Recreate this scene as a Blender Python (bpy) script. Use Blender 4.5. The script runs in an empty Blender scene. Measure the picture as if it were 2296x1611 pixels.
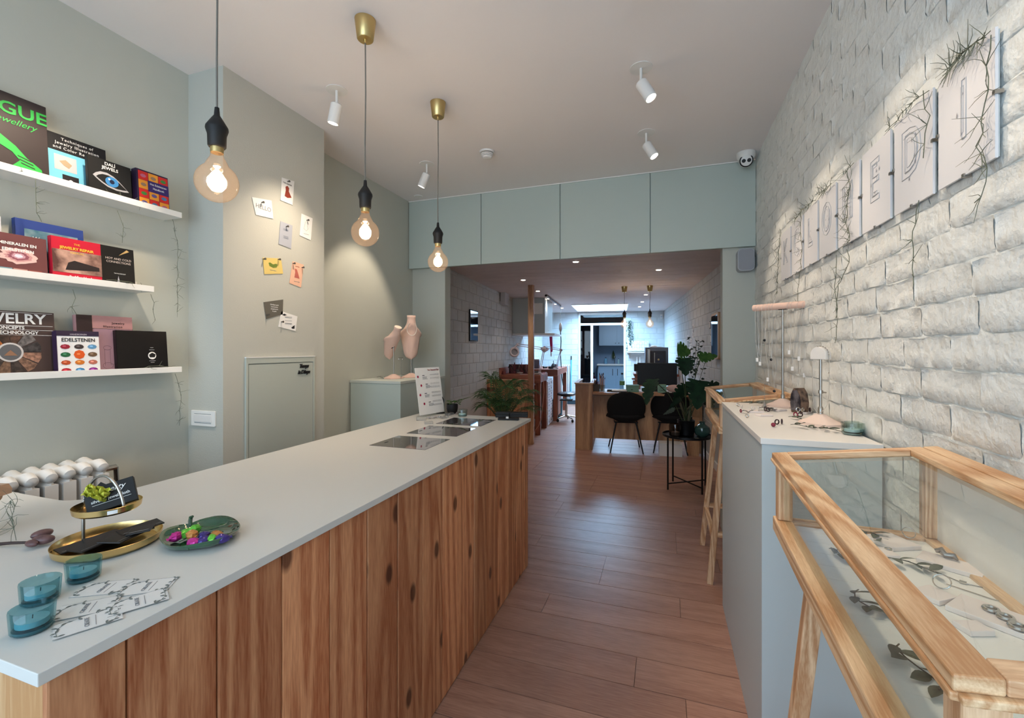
import bpy, math, random
from mathutils import Vector, Matrix, Euler
random.seed(7)
C = bpy.context.scene.collection
SC = bpy.context.scene
R = math.radians
PI = math.pi

# ------------------------------------------------------------------ camera, world, daylight, exposure
F = 1000.0; CX = 1148.0; HY = 783.0; EYE = 1.4
YAW = math.atan(342/F); CS, SN = math.cos(YAW), math.sin(YAW)
cam = bpy.data.cameras.new('camera'); camo = bpy.data.objects.new('camera', cam); C.objects.link(camo)
camo.location = (0, 0, EYE); camo.rotation_euler = (R(90), 0, YAW)
cam.sensor_width = 36; cam.lens = 36*F/2296; cam.shift_y = -22.5/2296; cam.clip_start = 0.02
SC.camera = camo
SC.view_settings.view_transform = 'Standard'; SC.view_settings.look = 'None'
SC.view_settings.gamma = 1; SC.view_settings.use_curve_mapping = False
SC.view_settings.exposure = 0.36
SC.cycles.max_bounces = 6; SC.cycles.diffuse_bounces = 3; SC.cycles.glossy_bounces = 3; SC.cycles.transmission_bounces = 4
SC.cycles.transparent_max_bounces = 12; SC.cycles.caustics_reflective = False; SC.cycles.caustics_refractive = False
SC.cycles.use_adaptive_sampling = True; SC.cycles.adaptive_threshold = 0.1; SC.cycles.adaptive_min_samples = 16; SC.cycles.sample_clamp_indirect = 6
W = bpy.data.worlds.new('world'); SC.world = W; W.use_nodes = True
W.node_tree.nodes['Background'].inputs[0].default_value = (0.62, 0.78, 1.0, 1)
W.node_tree.nodes['Background'].inputs[1].default_value = 0.6

def area(name, loc, rot, sx, sy, power, col):
    l = bpy.data.lights.new(name, 'AREA'); l.shape = 'RECTANGLE'; l.size = sx; l.size_y = sy
    l.energy = power; l.color = col
    o = bpy.data.objects.new(name, l); o.location = loc; o.rotation_euler = rot; C.objects.link(o); return o
# daylight entering through the shop window behind the camera, and the roof light over the workshop
area('shop_window_daylight', (-0.8, -1.62, 1.5), (R(90), 0, 0), 2.6, 2.2, 56, (0.63, 0.82, 1.0))

def spot(name, loc, target, power, angle, blend, col, rad=0.03):
    l = bpy.data.lights.new(name, 'SPOT'); l.energy = power; l.spot_size = R(angle); l.spot_blend = blend
    l.color = col; l.shadow_soft_size = rad
    o = bpy.data.objects.new(name, l); C.objects.link(o); o.location = loc
    o.rotation_euler = (Vector(target)-Vector(loc)).to_track_quat('-Z', 'Y').to_euler(); return o
def point(name, loc, power, col, rad):
    l = bpy.data.lights.new(name, 'POINT'); l.energy = power; l.color = col; l.shadow_soft_size = rad
    o = bpy.data.objects.new(name, l); o.location = loc; C.objects.link(o); return o

# ------------------------------------------------------------------ placing helpers: a sight line met with a real plane of the room
def ray(px, py):
    a = (px-CX)/F; b = (HY-py)/F
    return a*CS-SN, a*SN+CS, b
def at_d(px, py, d):
    x, y, b = ray(px, py); return (x*d, y*d, EYE+b*d)
def at_z(px, py, z): return at_d(px, py, (z-EYE)/ray(px, py)[2])
def at_x(px, py, X): return at_d(px, py, X/ray(px, py)[0])
def at_y(px, py, Y): return at_d(px, py, Y/ray(px, py)[1])
# the workshop is turned a little against the shop: its own frame (u right, v deep)
WR = R(5.49); WC, WS = math.cos(WR), math.sin(WR); WO = (0.553, 3.73)
def Wp(u, v, z=0): return (WO[0]+u*WC-v*WS, WO[1]+u*WS+v*WC, z)
def inW(p):
    x, y = p[0]-WO[0], p[1]-WO[1]; return (x*WC+y*WS, -x*WS+y*WC, p[2])
CU, CV, _ = inW((0, 0, 0))
def w_u(px, py, U):
    x, y, b = ray(px, py); du, dv = x*WC+y*WS, -x*WS+y*WC
    d = (U-CU)/du; return (U, CV+d*dv, EYE+b*d)
def w_v(px, py, V):
    x, y, b = ray(px, py); du, dv = x*WC+y*WS, -x*WS+y*WC
    d = (V-CV)/dv; return (CU+d*du, V, EYE+b*d)
def w_z(px, py, z): return inW(at_z(px, py, z))

# ------------------------------------------------------------------ materials
def lin(c):
    return tuple(((x/255)/12.92 if x/255 <= .04045 else ((x/255+.055)/1.055)**2.4) for x in c)+(1,)
MATS = {}
def nodes(name):
    m = bpy.data.materials.new(name); m.use_nodes = True; nt = m.node_tree
    return m, nt, nt.nodes['Principled BSDF']
def N(nt, t, **kw):
    n = nt.nodes.new(t)
    for k, v in kw.items(): setattr(n, k, v)
    return n
def objco(nt, rnd=True, scale=(1, 1, 1)):
    tc = N(nt, 'ShaderNodeTexCoord'); mp = N(nt, 'ShaderNodeMapping'); mp.inputs['Scale'].default_value = scale
    if rnd:
        oi = N(nt, 'ShaderNodeObjectInfo'); mu = N(nt, 'ShaderNodeMath', operation='MULTIPLY'); mu.inputs[1].default_value = 37.0
        nt.links.new(oi.outputs['Random'], mu.inputs[0])
        ad = N(nt, 'ShaderNodeVectorMath', operation='ADD')
        nt.links.new(tc.outputs['Object'], ad.inputs[0]); nt.links.new(mu.outputs[0], ad.inputs[1])
        nt.links.new(ad.outputs[0], mp.inputs['Vector'])
    else: nt.links.new(tc.outputs['Object'], mp.inputs['Vector'])
    return mp.outputs[0]
def mat(name, col, rough=.6, metal=0, var=0.0, vs=8, bump=0, bs=60, trans=0, emit=None, es=0, ior=1.45, coat=0, alpha=1, sheen=0, bdist=.002, col2=None):
    if name in MATS: return MATS[name]
    m, nt, b = nodes(name); c = lin(col)
    b.inputs['Base Color'].default_value = c; b.inputs['Roughness'].default_value = rough
    b.inputs['Metallic'].default_value = metal; b.inputs['IOR'].default_value = ior
    b.inputs['Transmission Weight'].default_value = trans; b.inputs['Coat Weight'].default_value = coat
    b.inputs['Alpha'].default_value = alpha; b.inputs['Sheen Weight'].default_value = sheen
    if emit: b.inputs['Emission Color'].default_value = lin(emit); b.inputs['Emission Strength'].default_value = es
    if var or col2:
        n = N(nt, 'ShaderNodeTexNoise'); n.inputs['Scale'].default_value = vs; n.inputs['Detail'].default_value = 4
        nt.links.new(objco(nt), n.inputs['Vector'])
        r = N(nt, 'ShaderNodeValToRGB'); r.color_ramp.elements[0].position = .35; r.color_ramp.elements[1].position = .65
        lo = lin(col2) if col2 else tuple(x*(1-var) for x in c[:3])+(1,)
        hi = c if col2 else tuple(min(1, x*(1+var)) for x in c[:3])+(1,)
        r.color_ramp.elements[0].color = lo; r.color_ramp.elements[1].color = hi
        nt.links.new(n.outputs['Fac'], r.inputs[0]); nt.links.new(r.outputs[0], b.inputs['Base Color'])
    if bump:
        n = N(nt, 'ShaderNodeTexNoise'); n.inputs['Scale'].default_value = bs; n.inputs['Detail'].default_value = 5
        nt.links.new(objco(nt), n.inputs['Vector'])
        bp = N(nt, 'ShaderNodeBump'); bp.inputs['Strength'].default_value = bump; bp.inputs['Distance'].default_value = bdist
        nt.links.new(n.outputs['Fac'], bp.inputs['Height']); nt.links.new(bp.outputs[0], b.inputs['Normal'])
    MATS[name] = m; return m
def wood(name, c1, c2, axis='z', s=6.0, rings=5.0, rough=.5, knots=True, tint=.25, contrast=1.0, coat=0):
    """Softwood: contour rings of a stretched noise, fine streaks, dark knots, a tint of its own per board."""
    if name in MATS: return MATS[name]
    m, nt, b = nodes(name); L = nt.links.new
    st = {'x': (.075, 1, 1), 'y': (1, .075, 1), 'z': (1, 1, .075)}[axis]
    co = objco(nt, True, st)
    n = N(nt, 'ShaderNodeTexNoise'); n.inputs['Scale'].default_value = s; n.inputs['Detail'].default_value = 1.2; n.inputs['Distortion'].default_value = .25
    L(co, n.inputs['Vector'])
    mu = N(nt, 'ShaderNodeMath', operation='MULTIPLY'); mu.inputs[1].default_value = rings*2*PI; L(n.outputs['Fac'], mu.inputs[0])
    si = N(nt, 'ShaderNodeMath', operation='SINE'); L(mu.outputs[0], si.inputs[0])
    f = N(nt, 'ShaderNodeTexNoise'); f.inputs['Scale'].default_value = s*30; f.inputs['Detail'].default_value = 3; L(co, f.inputs['Vector'])
    a1 = N(nt, 'ShaderNodeMath', operation='MULTIPLY_ADD'); L(si.outputs[0], a1.inputs[0]); a1.inputs[1].default_value = .26*contrast; a1.inputs[2].default_value = .1
    a2 = N(nt, 'ShaderNodeMath', operation='MULTIPLY_ADD'); L(f.outputs['Fac'], a2.inputs[0]); a2.inputs[1].default_value = .75; L(a1.outputs[0], a2.inputs[2])
    r = N(nt, 'ShaderNodeValToRGB'); r.color_ramp.elements[0].position = .2; r.color_ramp.elements[1].position = .85
    r.color_ramp.elements[0].color = lin(c1); r.color_ramp.elements[1].color = lin(c2); L(a2.outputs[0], r.inputs[0])
    out = r.outputs[0]
    if knots:
        st2 = {'x': (.5, 1, 1), 'y': (1, .5, 1), 'z': (0, 1, .55)}[axis]
        v = N(nt, 'ShaderNodeTexVoronoi'); v.inputs['Scale'].default_value = 4.0; v.inputs['Randomness'].default_value = 1
        kv = objco(nt, True, st2)
        if axis == 'z':
            v.voronoi_dimensions = '2D'; sp = N(nt, 'ShaderNodeSeparateXYZ'); cb = N(nt, 'ShaderNodeCombineXYZ'); L(kv, sp.inputs[0]); L(sp.outputs[1], cb.inputs[0]); L(sp.outputs[2], cb.inputs[1]); kv = cb.outputs[0]
        L(kv, v.inputs['Vector'])
        kr = N(nt, 'ShaderNodeValToRGB'); kr.color_ramp.elements[0].position = .05; kr.color_ramp.elements[1].position = .2; ke = kr.color_ramp.elements.new(.09); ke.color = (.42, .24, .15, 1)
        kr.color_ramp.elements[0].color = (.12, .06, .04, 1); kr.color_ramp.elements[1].color = (1, 1, 1, 1)
        L(v.outputs['Distance'], kr.inputs[0])
        mx = N(nt, 'ShaderNodeMix', data_type='RGBA', blend_type='MULTIPLY'); mx.inputs[0].default_value = .85
        L(out, mx.inputs[6]); L(kr.outputs[0], mx.inputs[7]); out = mx.outputs[2]
    oi = N(nt, 'ShaderNodeObjectInfo'); mr = N(nt, 'ShaderNodeMapRange'); L(oi.outputs['Random'], mr.inputs[0])
    mr.inputs[3].default_value = 1-tint; mr.inputs[4].default_value = 1+tint*.6
    hs = N(nt, 'ShaderNodeHueSaturation'); L(out, hs.inputs['Color']); L(mr.outputs[0], hs.inputs['Value'])
    L(hs.outputs[0], b.inputs['Base Color'])
    b.inputs['Roughness'].default_value = rough; b.inputs['Coat Weight'].default_value = coat; b.inputs['Coat Roughness'].default_value = .25
    bp = N(nt, 'ShaderNodeBump'); bp.inputs['Strength'].default_value = .12; bp.inputs['Distance'].default_value = .001
    L(a2.outputs[0], bp.inputs['Height']); L(bp.outputs[0], b.inputs['Normal'])
    MATS[name] = m; return m
def clear(name, tint=(235, 245, 243), refl=.9, rough=.02, dens=.0, em=None):
    """Thin pane or bulb wall: sees through, mirrors by Fresnel."""
    if name in MATS: return MATS[name]
    m = bpy.data.materials.new(name); m.use_nodes = True; nt = m.node_tree; nt.nodes.clear()
    o = N(nt, 'ShaderNodeOutputMaterial'); t = N(nt, 'ShaderNodeBsdfTransparent'); t.inputs[0].default_value = lin(tint)
    g = N(nt, 'ShaderNodeBsdfGlossy'); g.inputs['Roughness'].default_value = rough; g.inputs[0].default_value = (refl, refl, refl, 1)
    lw = N(nt, 'ShaderNodeLayerWeight'); lw.inputs[0].default_value = .5
    pw = N(nt, 'ShaderNodeMath', operation='POWER'); pw.inputs[1].default_value = 4.5; nt.links.new(lw.outputs['Facing'], pw.inputs[0])
    fr = N(nt, 'ShaderNodeMath', operation='MULTIPLY_ADD'); fr.inputs[1].default_value = .6; fr.inputs[2].default_value = .045; nt.links.new(pw.outputs[0], fr.inputs[0])
    mx = N(nt, 'ShaderNodeMixShader'); nt.links.new(fr.outputs[0], mx.inputs[0]); nt.links.new(t.outputs[0], mx.inputs[1]); nt.links.new(g.outputs[0], mx.inputs[2])
    last = mx.outputs[0]
    if dens:
        d = N(nt, 'ShaderNodeBsdfDiffuse'); d.inputs[0].default_value = lin(tint)
        m2 = N(nt, 'ShaderNodeMixShader'); m2.inputs[0].default_value = dens
        nt.links.new(last, m2.inputs[1]); nt.links.new(d.outputs[0], m2.inputs[2]); last = m2.outputs[0]
    if em:
        e = N(nt, 'ShaderNodeEmission'); e.inputs[0].default_value = lin(em[0]); e.inputs[1].default_value = em[1]
        ad = N(nt, 'ShaderNodeAddShader'); nt.links.new(last, ad.inputs[0]); nt.links.new(e.outputs[0], ad.inputs[1]); last = ad.outputs[0]
    nt.links.new(last, o.inputs[0]); MATS[name] = m; return m
def glow(name, col, s):
    if name in MATS: return MATS[name]
    m = bpy.data.materials.new(name); m.use_nodes = True; nt = m.node_tree; nt.nodes.clear()
    o = N(nt, 'ShaderNodeOutputMaterial'); e = N(nt, 'ShaderNodeEmission'); e.inputs[0].default_value = lin(col); e.inputs[1].default_value = s
    nt.links.new(e.outputs[0], o.inputs[0]); MATS[name] = m; return m

SAGE = mat('sage_paint', (190, 193, 183), .62, var=.015, vs=3, bump=.25, bs=90, bdist=.0012)
SAGEP = mat('sage_wallpaper', (192, 192, 182), .7, bump=.6, bs=140, bdist=.0015)
SAGEF = mat('sage_lacquer', (184, 196, 189), .45)
WHITEC = mat('ceiling_white', (238, 233, 231), .8, bump=.15, bs=50)
WHITE = mat('white_paint', (238, 237, 232), .4)
WHITEM = mat('white_metal', (232, 230, 226), .35)
BRICKW = mat('painted_brick', (232, 234, 230), .6, var=.03, vs=14, bump=1.0, bs=42, bdist=.006)
BLOCKW = mat('painted_block', (196, 200, 200), .65, var=.03, vs=9, bump=.5, bs=60, bdist=.002)
BOARDC = mat('ceiling_board', (214, 206, 206), .6, var=.04, vs=3, bump=.2, bs=30)
FLOORB = mat('floor_underlay', (70, 50, 44), .8)
LAM = wood('laminate', (150, 106, 88), (198, 154, 132), 'x', 6, 3.2, .36, False, .09, .35)
PINE = wood('pine_board', (168, 96, 58), (230, 168, 122), 'z', 7.5, 7, .45, True, .24, .7)
PINEX = wood('pine_rail_y', (196, 144, 98), (242, 208, 166), 'y', 13, 9, .45, False, .06, .9)
PINEZ = wood('pine_rail_z', (190, 138, 96), (240, 204, 164), 'z', 13, 9, .45, False, .06, .9)
PINEW = wood('pine_rail_x', (190, 138, 96), (240, 204, 164), 'x', 13, 9, .45, False, .06, .9)
BENCHX = wood('bench_wood_x', (120, 62, 44), (176, 104, 76), 'x', 5, 4, .5, False, .1)
BENCHZ = wood('bench_wood_z', (120, 62, 44), (176, 104, 76), 'z', 5, 4, .5, False, .1)
OAKZ = wood('desk_wood_z', (150, 104, 70), (206, 160, 116), 'z', 4, 5, .5, False, .1, 1.1)
OAKX = wood('desk_wood_x', (150, 104, 70), (206, 160, 116), 'x', 4, 5, .5, False, .1, 1.0)
TOP = mat('worktop_white', (214, 213, 208), .32, var=.01, vs=2)
BLACK = mat('black_matte', (14, 14, 15), .55)
BLACKV = mat('black_velvet', (9, 9, 10), .9)
BLACKM = mat('black_metal', (22, 22, 23), .4, .3)
BRASS = mat('brushed_brass', (206, 180, 124), .32, 1)
CHROME = mat('chrome', (200, 196, 190), .2, 1)
STEEL = mat('brushed_steel', (170, 165, 158), .35, 1)
PINK = mat('rose_velvet', (226, 190, 172), .85, sheen=.3)
GLASS = clear('clear_glass')
GLASSG = clear('showcase_glass', (246, 249, 247), 1.0)
TEAL = clear('teal_glass', (200, 227, 231), .9)
WAX = mat('wax', (190, 216, 220), .5)
GREYG = clear('grey_glass', (238, 243, 241), .8)
BULB = clear('bulb_glass', (250, 240, 228), .4, .02, .012, ((255, 196, 160), .06))  # faint emission in the glass imitates the haze of glow filling the bulb
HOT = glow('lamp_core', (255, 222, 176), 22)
HOTW = glow('lamp_lens', (255, 240, 220), 16)
MOSS = mat('air_plant', (104, 108, 92), .8)
LEAFD = mat('leaf_dark', (30, 62, 40), .4, col2=(20, 44, 30), vs=20)
LEAFG = mat('leaf_green', (84, 128, 58), .5, col2=(56, 96, 44), vs=20)
PALM = mat('palm_green', (58, 92, 44), .5, col2=(36, 64, 34), vs=25)
STEMG = mat('stem_green', (64, 78, 46), .6)
PAPER = mat('paper_white', (240, 238, 234), .7)
PAGES = mat('page_edges', (222, 212, 196), .8)
INK = mat('ink_black', (24, 22, 24), .7)
INKG = mat('ink_grey', (140, 140, 142), .7)
def flat(r, g, b, rough=.5): return mat('print_%d_%d_%d' % (r, g, b), (r, g, b), rough)

# ------------------------------------------------------------------ mesh building
class MB:
    def __init__(s): s.v = []; s.f = []
    def add(s, vs, fs):
        o = len(s.v); s.v += [tuple(p) for p in vs]; s.f += [tuple(i+o for i in f) for f in fs]; return s
    def box(s, x0, y0, z0, x1, y1, z1, M=None):
        vs = [Vector(p) for p in ((x0,y0,z0),(x1,y0,z0),(x1,y1,z0),(x0,y1,z0),(x0,y0,z1),(x1,y0,z1),(x1,y1,z1),(x0,y1,z1))]
        if M is not None: vs = [M @ p for p in vs]
        return s.add(vs, [(0,3,2,1),(4,5,6,7),(0,1,5,4),(1,2,6,5),(2,3,7,6),(3,0,4,7)])
    def beam(s, a, b, w, h=None, up=(0,0,1)):
        a, b = Vector(a), Vector(b); h = h or w; d = (b-a); L = d.length; d.normalize()
        u = Vector(up)
        if abs(d.dot(u)) > .97: u = Vector((0, 1, 0))
        sx = d.cross(u).normalized(); sy = sx.cross(d).normalized()
        M = Matrix((( sx.x, d.x, sy.x, a.x), (sx.y, d.y, sy.y, a.y), (sx.z, d.z, sy.z, a.z), (0,0,0,1)))
        return s.box(-w/2, 0, -h/2, w/2, L, h/2, M)
    def tube(s, pts, r, n=8, cap=True):
        pts = [Vector(p) for p in pts]; k = len(pts); rs = r if isinstance(r, (list, tuple)) else [r]*k
        ref = None; rings = []
        for i, p in enumerate(pts):
            d = (pts[min(i+1, k-1)]-pts[max(i-1, 0)]).normalized()
            if ref is None: ref = Vector((0,0,1)) if abs(d.z) < .9 else Vector((1,0,0))
            x = d.cross(ref).normalized(); y = x.cross(d).normalized(); ref = y
            rings.append([p+rs[i]*(math.cos(2*PI*j/n)*x+math.sin(2*PI*j/n)*y) for j in range(n)])
        vs = [q for g in rings for q in g]
        fs = [(i*n+j, i*n+(j+1) % n, (i+1)*n+(j+1) % n, (i+1)*n+j) for i in range(k-1) for j in range(n)]
        if cap: fs += [tuple(range(n))[::-1], tuple((k-1)*n+j for j in range(n))]
        return s.add(vs, fs)
    def lathe(s, prof, n=20, c=(0,0,0), sx=1, sy=1, M=None, wob=0):
        vs = []; k = len(prof)
        for (r, z) in prof:
            for j in range(n):
                q = 1+wob*math.cos(j*PI) if wob else 1
                vs.append(Vector((c[0]+r*q*sx*math.cos(2*PI*j/n), c[1]+r*q*sy*math.sin(2*PI*j/n), c[2]+z)))
        if M is not None: vs = [M @ p for p in vs]
        fs = [(i*n+j, i*n+(j+1) % n, (i+1)*n+(j+1) % n, (i+1)*n+j) for i in range(k-1) for j in range(n)]
        if prof[0][0] > 1e-5: fs.append(tuple(range(n))[::-1])
        if prof[-1][0] > 1e-5: fs.append(tuple((k-1)*n+j for j in range(n)))
        return s.add(vs, fs)
    def ball(s, c, r, n=12, m=8, sc=(1,1,1), M=None):
        p = [(max(1e-4, math.sin(PI*i/m)) if 0 < i < m else 1e-4, -math.cos(PI*i/m)) for i in range(m+1)]
        vs = [Vector((a*math.cos(2*PI*j/n)*sc[0]*r, a*math.sin(2*PI*j/n)*sc[1]*r, z*sc[2]*r)) for a, z in p for j in range(n)]
        if M is not None: vs = [M @ q for q in vs]
        vs = [q+Vector(c) for q in vs]
        return s.add(vs, [(i*n+j, i*n+(j+1) % n, (i+1)*n+(j+1) % n, (i+1)*n+j) for i in range(m) for j in range(n)])
    def face(s, pts, y0, y1):      # outline in XZ, thickness along Y
        k = len(pts); A = sum(pts[i][0]*pts[(i+1)%k][1]-pts[(i+1)%k][0]*pts[i][1] for i in range(k))
        if A < 0: pts = pts[::-1]
        vs = [(x, y0, z) for x, z in pts]+[(x, y1, z) for x, z in pts]
        return s.add(vs, [tuple(range(k)), tuple(range(2*k-1, k-1, -1))]+[(i, i+k, (i+1)%k+k, (i+1)%k) for i in range(k)])
    def slab(s, pts, z0, z1):      # outline in XY, thickness along Z
        k = len(pts); A = sum(pts[i][0]*pts[(i+1)%k][1]-pts[(i+1)%k][0]*pts[i][1] for i in range(k))
        if A < 0: pts = pts[::-1]
        vs = [(x, y, z0) for x, y in pts]+[(x, y, z1) for x, y in pts]
        return s.add(vs, [tuple(range(k))[::-1], tuple(range(k, 2*k))]+[(i, (i+1)%k, (i+1)%k+k, i+k) for i in range(k)])
    def mesh(s, name, smooth=False, ang=38):
        me = bpy.data.meshes.new(name); me.from_pydata(s.v, [], s.f); me.update()
        if smooth:
            me.shade_smooth(); me.set_sharp_from_angle(angle=R(ang))
        return me
def O(name, mb, m, parent=None, smooth=False, bevel=0, loc=None, rot=None, kind=None, label=None, sub=0, ang=38):
    me = mb.mesh(name, smooth, ang) if isinstance(mb, MB) else mb
    if m is not None and not me.materials: me.materials.append(m)
    o = bpy.data.objects.new(name, me); C.objects.link(o)
    if parent is not None: o.parent = parent
    if loc is not None: o.location = loc
    if rot is not None: o.rotation_euler = rot
    if bevel:
        b = o.modifiers.new('bevel', 'BEVEL'); b.width = bevel; b.segments = 2; b.limit_method = 'ANGLE'; b.angle_limit = R(40)
    if sub:
        b = o.modifiers.new('sub', 'SUBSURF'); b.levels = sub; b.render_levels = sub
    if kind: o['kind'] = kind
    if label: o['label'] = label
    return o
def T(name, label, cat, loc=(0,0,0), rz=0, group=None, rot=None):
    o = bpy.data.objects.new(name, None); C.objects.link(o); o.empty_display_size = .05
    o.location = loc; o.rotation_euler = rot or (0, 0, rz); o['label'] = label; o['category'] = cat
    if group: o['group'] = group
    return o
def tag(o, label, cat, group=None):
    o['label'] = label; o['category'] = cat
    if group: o['group'] = group
    return o
def S(name, mb, m, **k): return O(name, mb, m, kind='structure', **k)
def kids(o): return [c for c in o.children]
def dup(root, loc, rz=None, label=None, group=None):
    r = root.copy(); C.objects.link(r); r.location = loc
    if rz is not None: r.rotation_euler = (root.rotation_euler[0], root.rotation_euler[1], rz)
    if label: r['label'] = label
    if group: r['group'] = group
    for ch in kids(root):
        c = ch.copy(); C.objects.link(c); c.parent = r
        for g in kids(ch):
            d = g.copy(); C.objects.link(d); d.parent = c
    return r
def text(s, size, m, parent, x, z, y=-.0012, outline=0, align='CENTER', name='lettering', sx=1.0, off=0, shear=0, roll=0, flatrot=(R(90), 0, 0), loc=None, ext=.0003, space=1.0):
    cu = bpy.data.curves.new('t', 'FONT'); cu.body = s; cu.size = size; cu.align_x = align; cu.align_y = 'CENTER'
    cu.extrude = ext; cu.offset = off; cu.shear = shear; cu.resolution_u = 3; cu.space_character = space
    if outline: cu.fill_mode = 'NONE'; cu.extrude = .0002; cu.bevel_depth = outline; cu.bevel_resolution = 0
    t = bpy.data.objects.new('t', cu); C.objects.link(t)
    me = bpy.data.meshes.new_from_object(t); bpy.data.objects.remove(t); me.name = name
    me.materials.clear(); me.materials.append(m)
    o = bpy.data.objects.new(name, me); C.objects.link(o); o.parent = parent
    o.location = loc or (x, y, z); e = Euler(flatrot)
    if roll: e = (e.to_matrix() @ Matrix.Rotation(roll, 3, 'Z')).to_euler()
    o.rotation_euler = e; o.scale = (sx, 1, 1)
    return o

# ------------------------------------------------------------------ the shop shell
XL, XR, YB, ZC = -2.3, .65, 3.71, 2.8
fl = S('floor', MB().box(-3.2, -1.6, -.06, 1.4, 14.3, -.008), FLOORB)
pm = MB().box(-.6, -.095, -.012, .6, .095, 0); pme = pm.mesh('plank'); pme.materials.append(LAM)
random.seed(3)
row = 0; y = .0
while y < 11.4:
    x1r = .9; x = -2.42 - random.choice((.1, .35, .6, .85, 1.1))
    if y > 3.9: x = -3.0 - random.choice((.1, .35, .6, .85)); x1r = 1.0
    while x < x1r:
        a, b = max(x, -3.1), min(x+1.2, 1.3)
        o = O('plank', pme, None, fl, loc=((a+b)/2, y+.0955, 0)); o.scale = ((b-a-.002)/1.2, .985, 1)
        x += 1.2
    y += .191; row += 1
S('ceiling', MB().box(-2.4, -1.6, ZC, .85, 3.87, ZC+.1), WHITEC)
S('wall_left', MB().box(XL-.1, -1.6, 0, XL, 3.87, ZC), SAGE)
S('wall_chimney', MB().box(XL, 1.62, 0, -2.06, 2.31, ZC), SAGEP)
wf = MB().box(-2.4, -1.6, 0, .85, -1.5, .35).box(-2.4, -1.6, 2.6, .85, -1.5, ZC).box(-2.4, -1.6, .35, -2.1, -1.5, 2.6).box(.5, -1.6, .35, .85, -1.5, 2.6)
S('wall_front', wf, SAGE)
wn = S('window_1', MB().box(-2.1, -1.56, .35, .5, -1.54, .41).box(-2.1, -1.56, 2.54, .5, -1.54, 2.6).box(-2.1, -1.56, .41, -2.04, -1.54, 2.54).box(.44, -1.56, .41, .5, -1.54, 2.54).box(-.83, -1.56, .41, -.77, -1.54, 2.54), WHITE)
# back wall: two painted piers, the wall over the opening
S('wall_back_left', MB().box(-2.3, 3.76, 0, -1.95, 3.87, 2.2), SAGE)
S('wall_back_right', MB().box(.418, 3.73, 0, .95, 3.87, 2.2), SAGE)
S('wall_back_top', MB().box(-2.3, 3.76, 2.2, .65, 3.9, ZC), SAGE)
# overhead cupboard with four flush doors
oc = T('overhead_cupboard', 'pale sage green overhead cupboard with four flush doors spanning the shop above the opening', 'cupboard', (0, 0, 0))
O('carcass', MB().box(-2.298, 3.705, 2.166, .648, 3.758, 2.8), SAGEF, oc)
xs = [XL+.004]+[at_y(px, 500, 3.69)[0] for px in (1079, 1256, 1458)]+[XR-.012]
for i in range(4):
    O('door', MB().box(xs[i]+.003, 3.686, 2.16, xs[i+1]-.003, 3.703, 2.79), SAGEF, oc, bevel=.0012)
O('cornice', MB().box(-2.298, 3.683, 2.791, .64, 3.703, 2.799), WHITE, oc)

# ---- painted brick wall on the right, local x = towards the camera, front = -y
wr = S('wall_right', MB().box(0, .007, 0, 5.4, .12, ZC), BRICKW, loc=(XR-.018, 3.86, 0), rot=(0, 0, R(-90)))
rb = random.Random(11)
def brick_mesh(bl, bh, k):
    nx, nz = 7, 4; vs = []; fs = []
    for j in range(nz+1):
        for i in range(nx+1):
            u, w = i/nx, j/nz; x = (u-.5)*bl; z = (w-.5)*bh
            ed = min(u, 1-u)*bl < .02 or min(w, 1-w)*bh < .01
            edge = i in (0, nx) or j in (0, nz)
            if edge:
                x += rb.uniform(-.003, .003)
                z += rb.uniform(-.004, .003)*(1 if j else -1); yy = .0035 if j else .0105
                if j == nz: yy = .002
            else:
                yy = .002+rb.uniform(-.0025, .0025)
                if i in (1, nx-1): x = (-.5+.03 if i == 1 else .5-.03)*bl; yy += .0015
                if j in (1, nz-1): z = (-.5+.07 if j == 1 else .5-.07)*bh+rb.uniform(-.002, .002); yy += .0015
            vs.append((x, yy, z))
    for j in range(nz):
        for i in range(nx):
            a = j*(nx+1)+i; fs.append((a, a+1, a+nx+2, a+nx+1))
    m = MB().add(vs, fs).mesh('brick', True, 60); m.materials.append(BRICKW); return m
BH, BL = .0815, .232
bms = [brick_mesh(BL-.003, BH-.001, k) for k in range(14)]
cands = []; rw = 0; z = .86
while z < 2.78:
    x = .13 + (0 if rw % 2 else -.116)+rb.uniform(-.01, .01)
    while x < 2.95:
        L = BL*rb.choice((1, 1, 1, .97, 1.04, .94)); cands.append((x+L/2, z+BH/2, L)); x += L
    z += BH; rw += 1
cands = [c for c in cands if c[0] > .14]
def dcam(c): X, Y = XR, 3.86-c[0]; return (X*X+Y*Y)
inview = [c for c in cands if True]
inview.sort(key=lambda c: dcam(c))
for c in inview[:298]:
    o = O('brick', rb.choice(bms), None, wr, loc=(c[0], 0, c[1])); o.scale = (c[2]/BL, 1, 1)
rest = MB()
for c in inview[298:]:
    me = rb.choice(bms); rest.add([(v.co.x*c[2]/BL+c[0], v.co.y, v.co.z+c[1]) for v in me.vertices], [tuple(p.vertices) for p in me.polygons])
if rest.v: O('brick_field', rest, BRICKW, wr, True, kind='stuff', ang=180)

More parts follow.
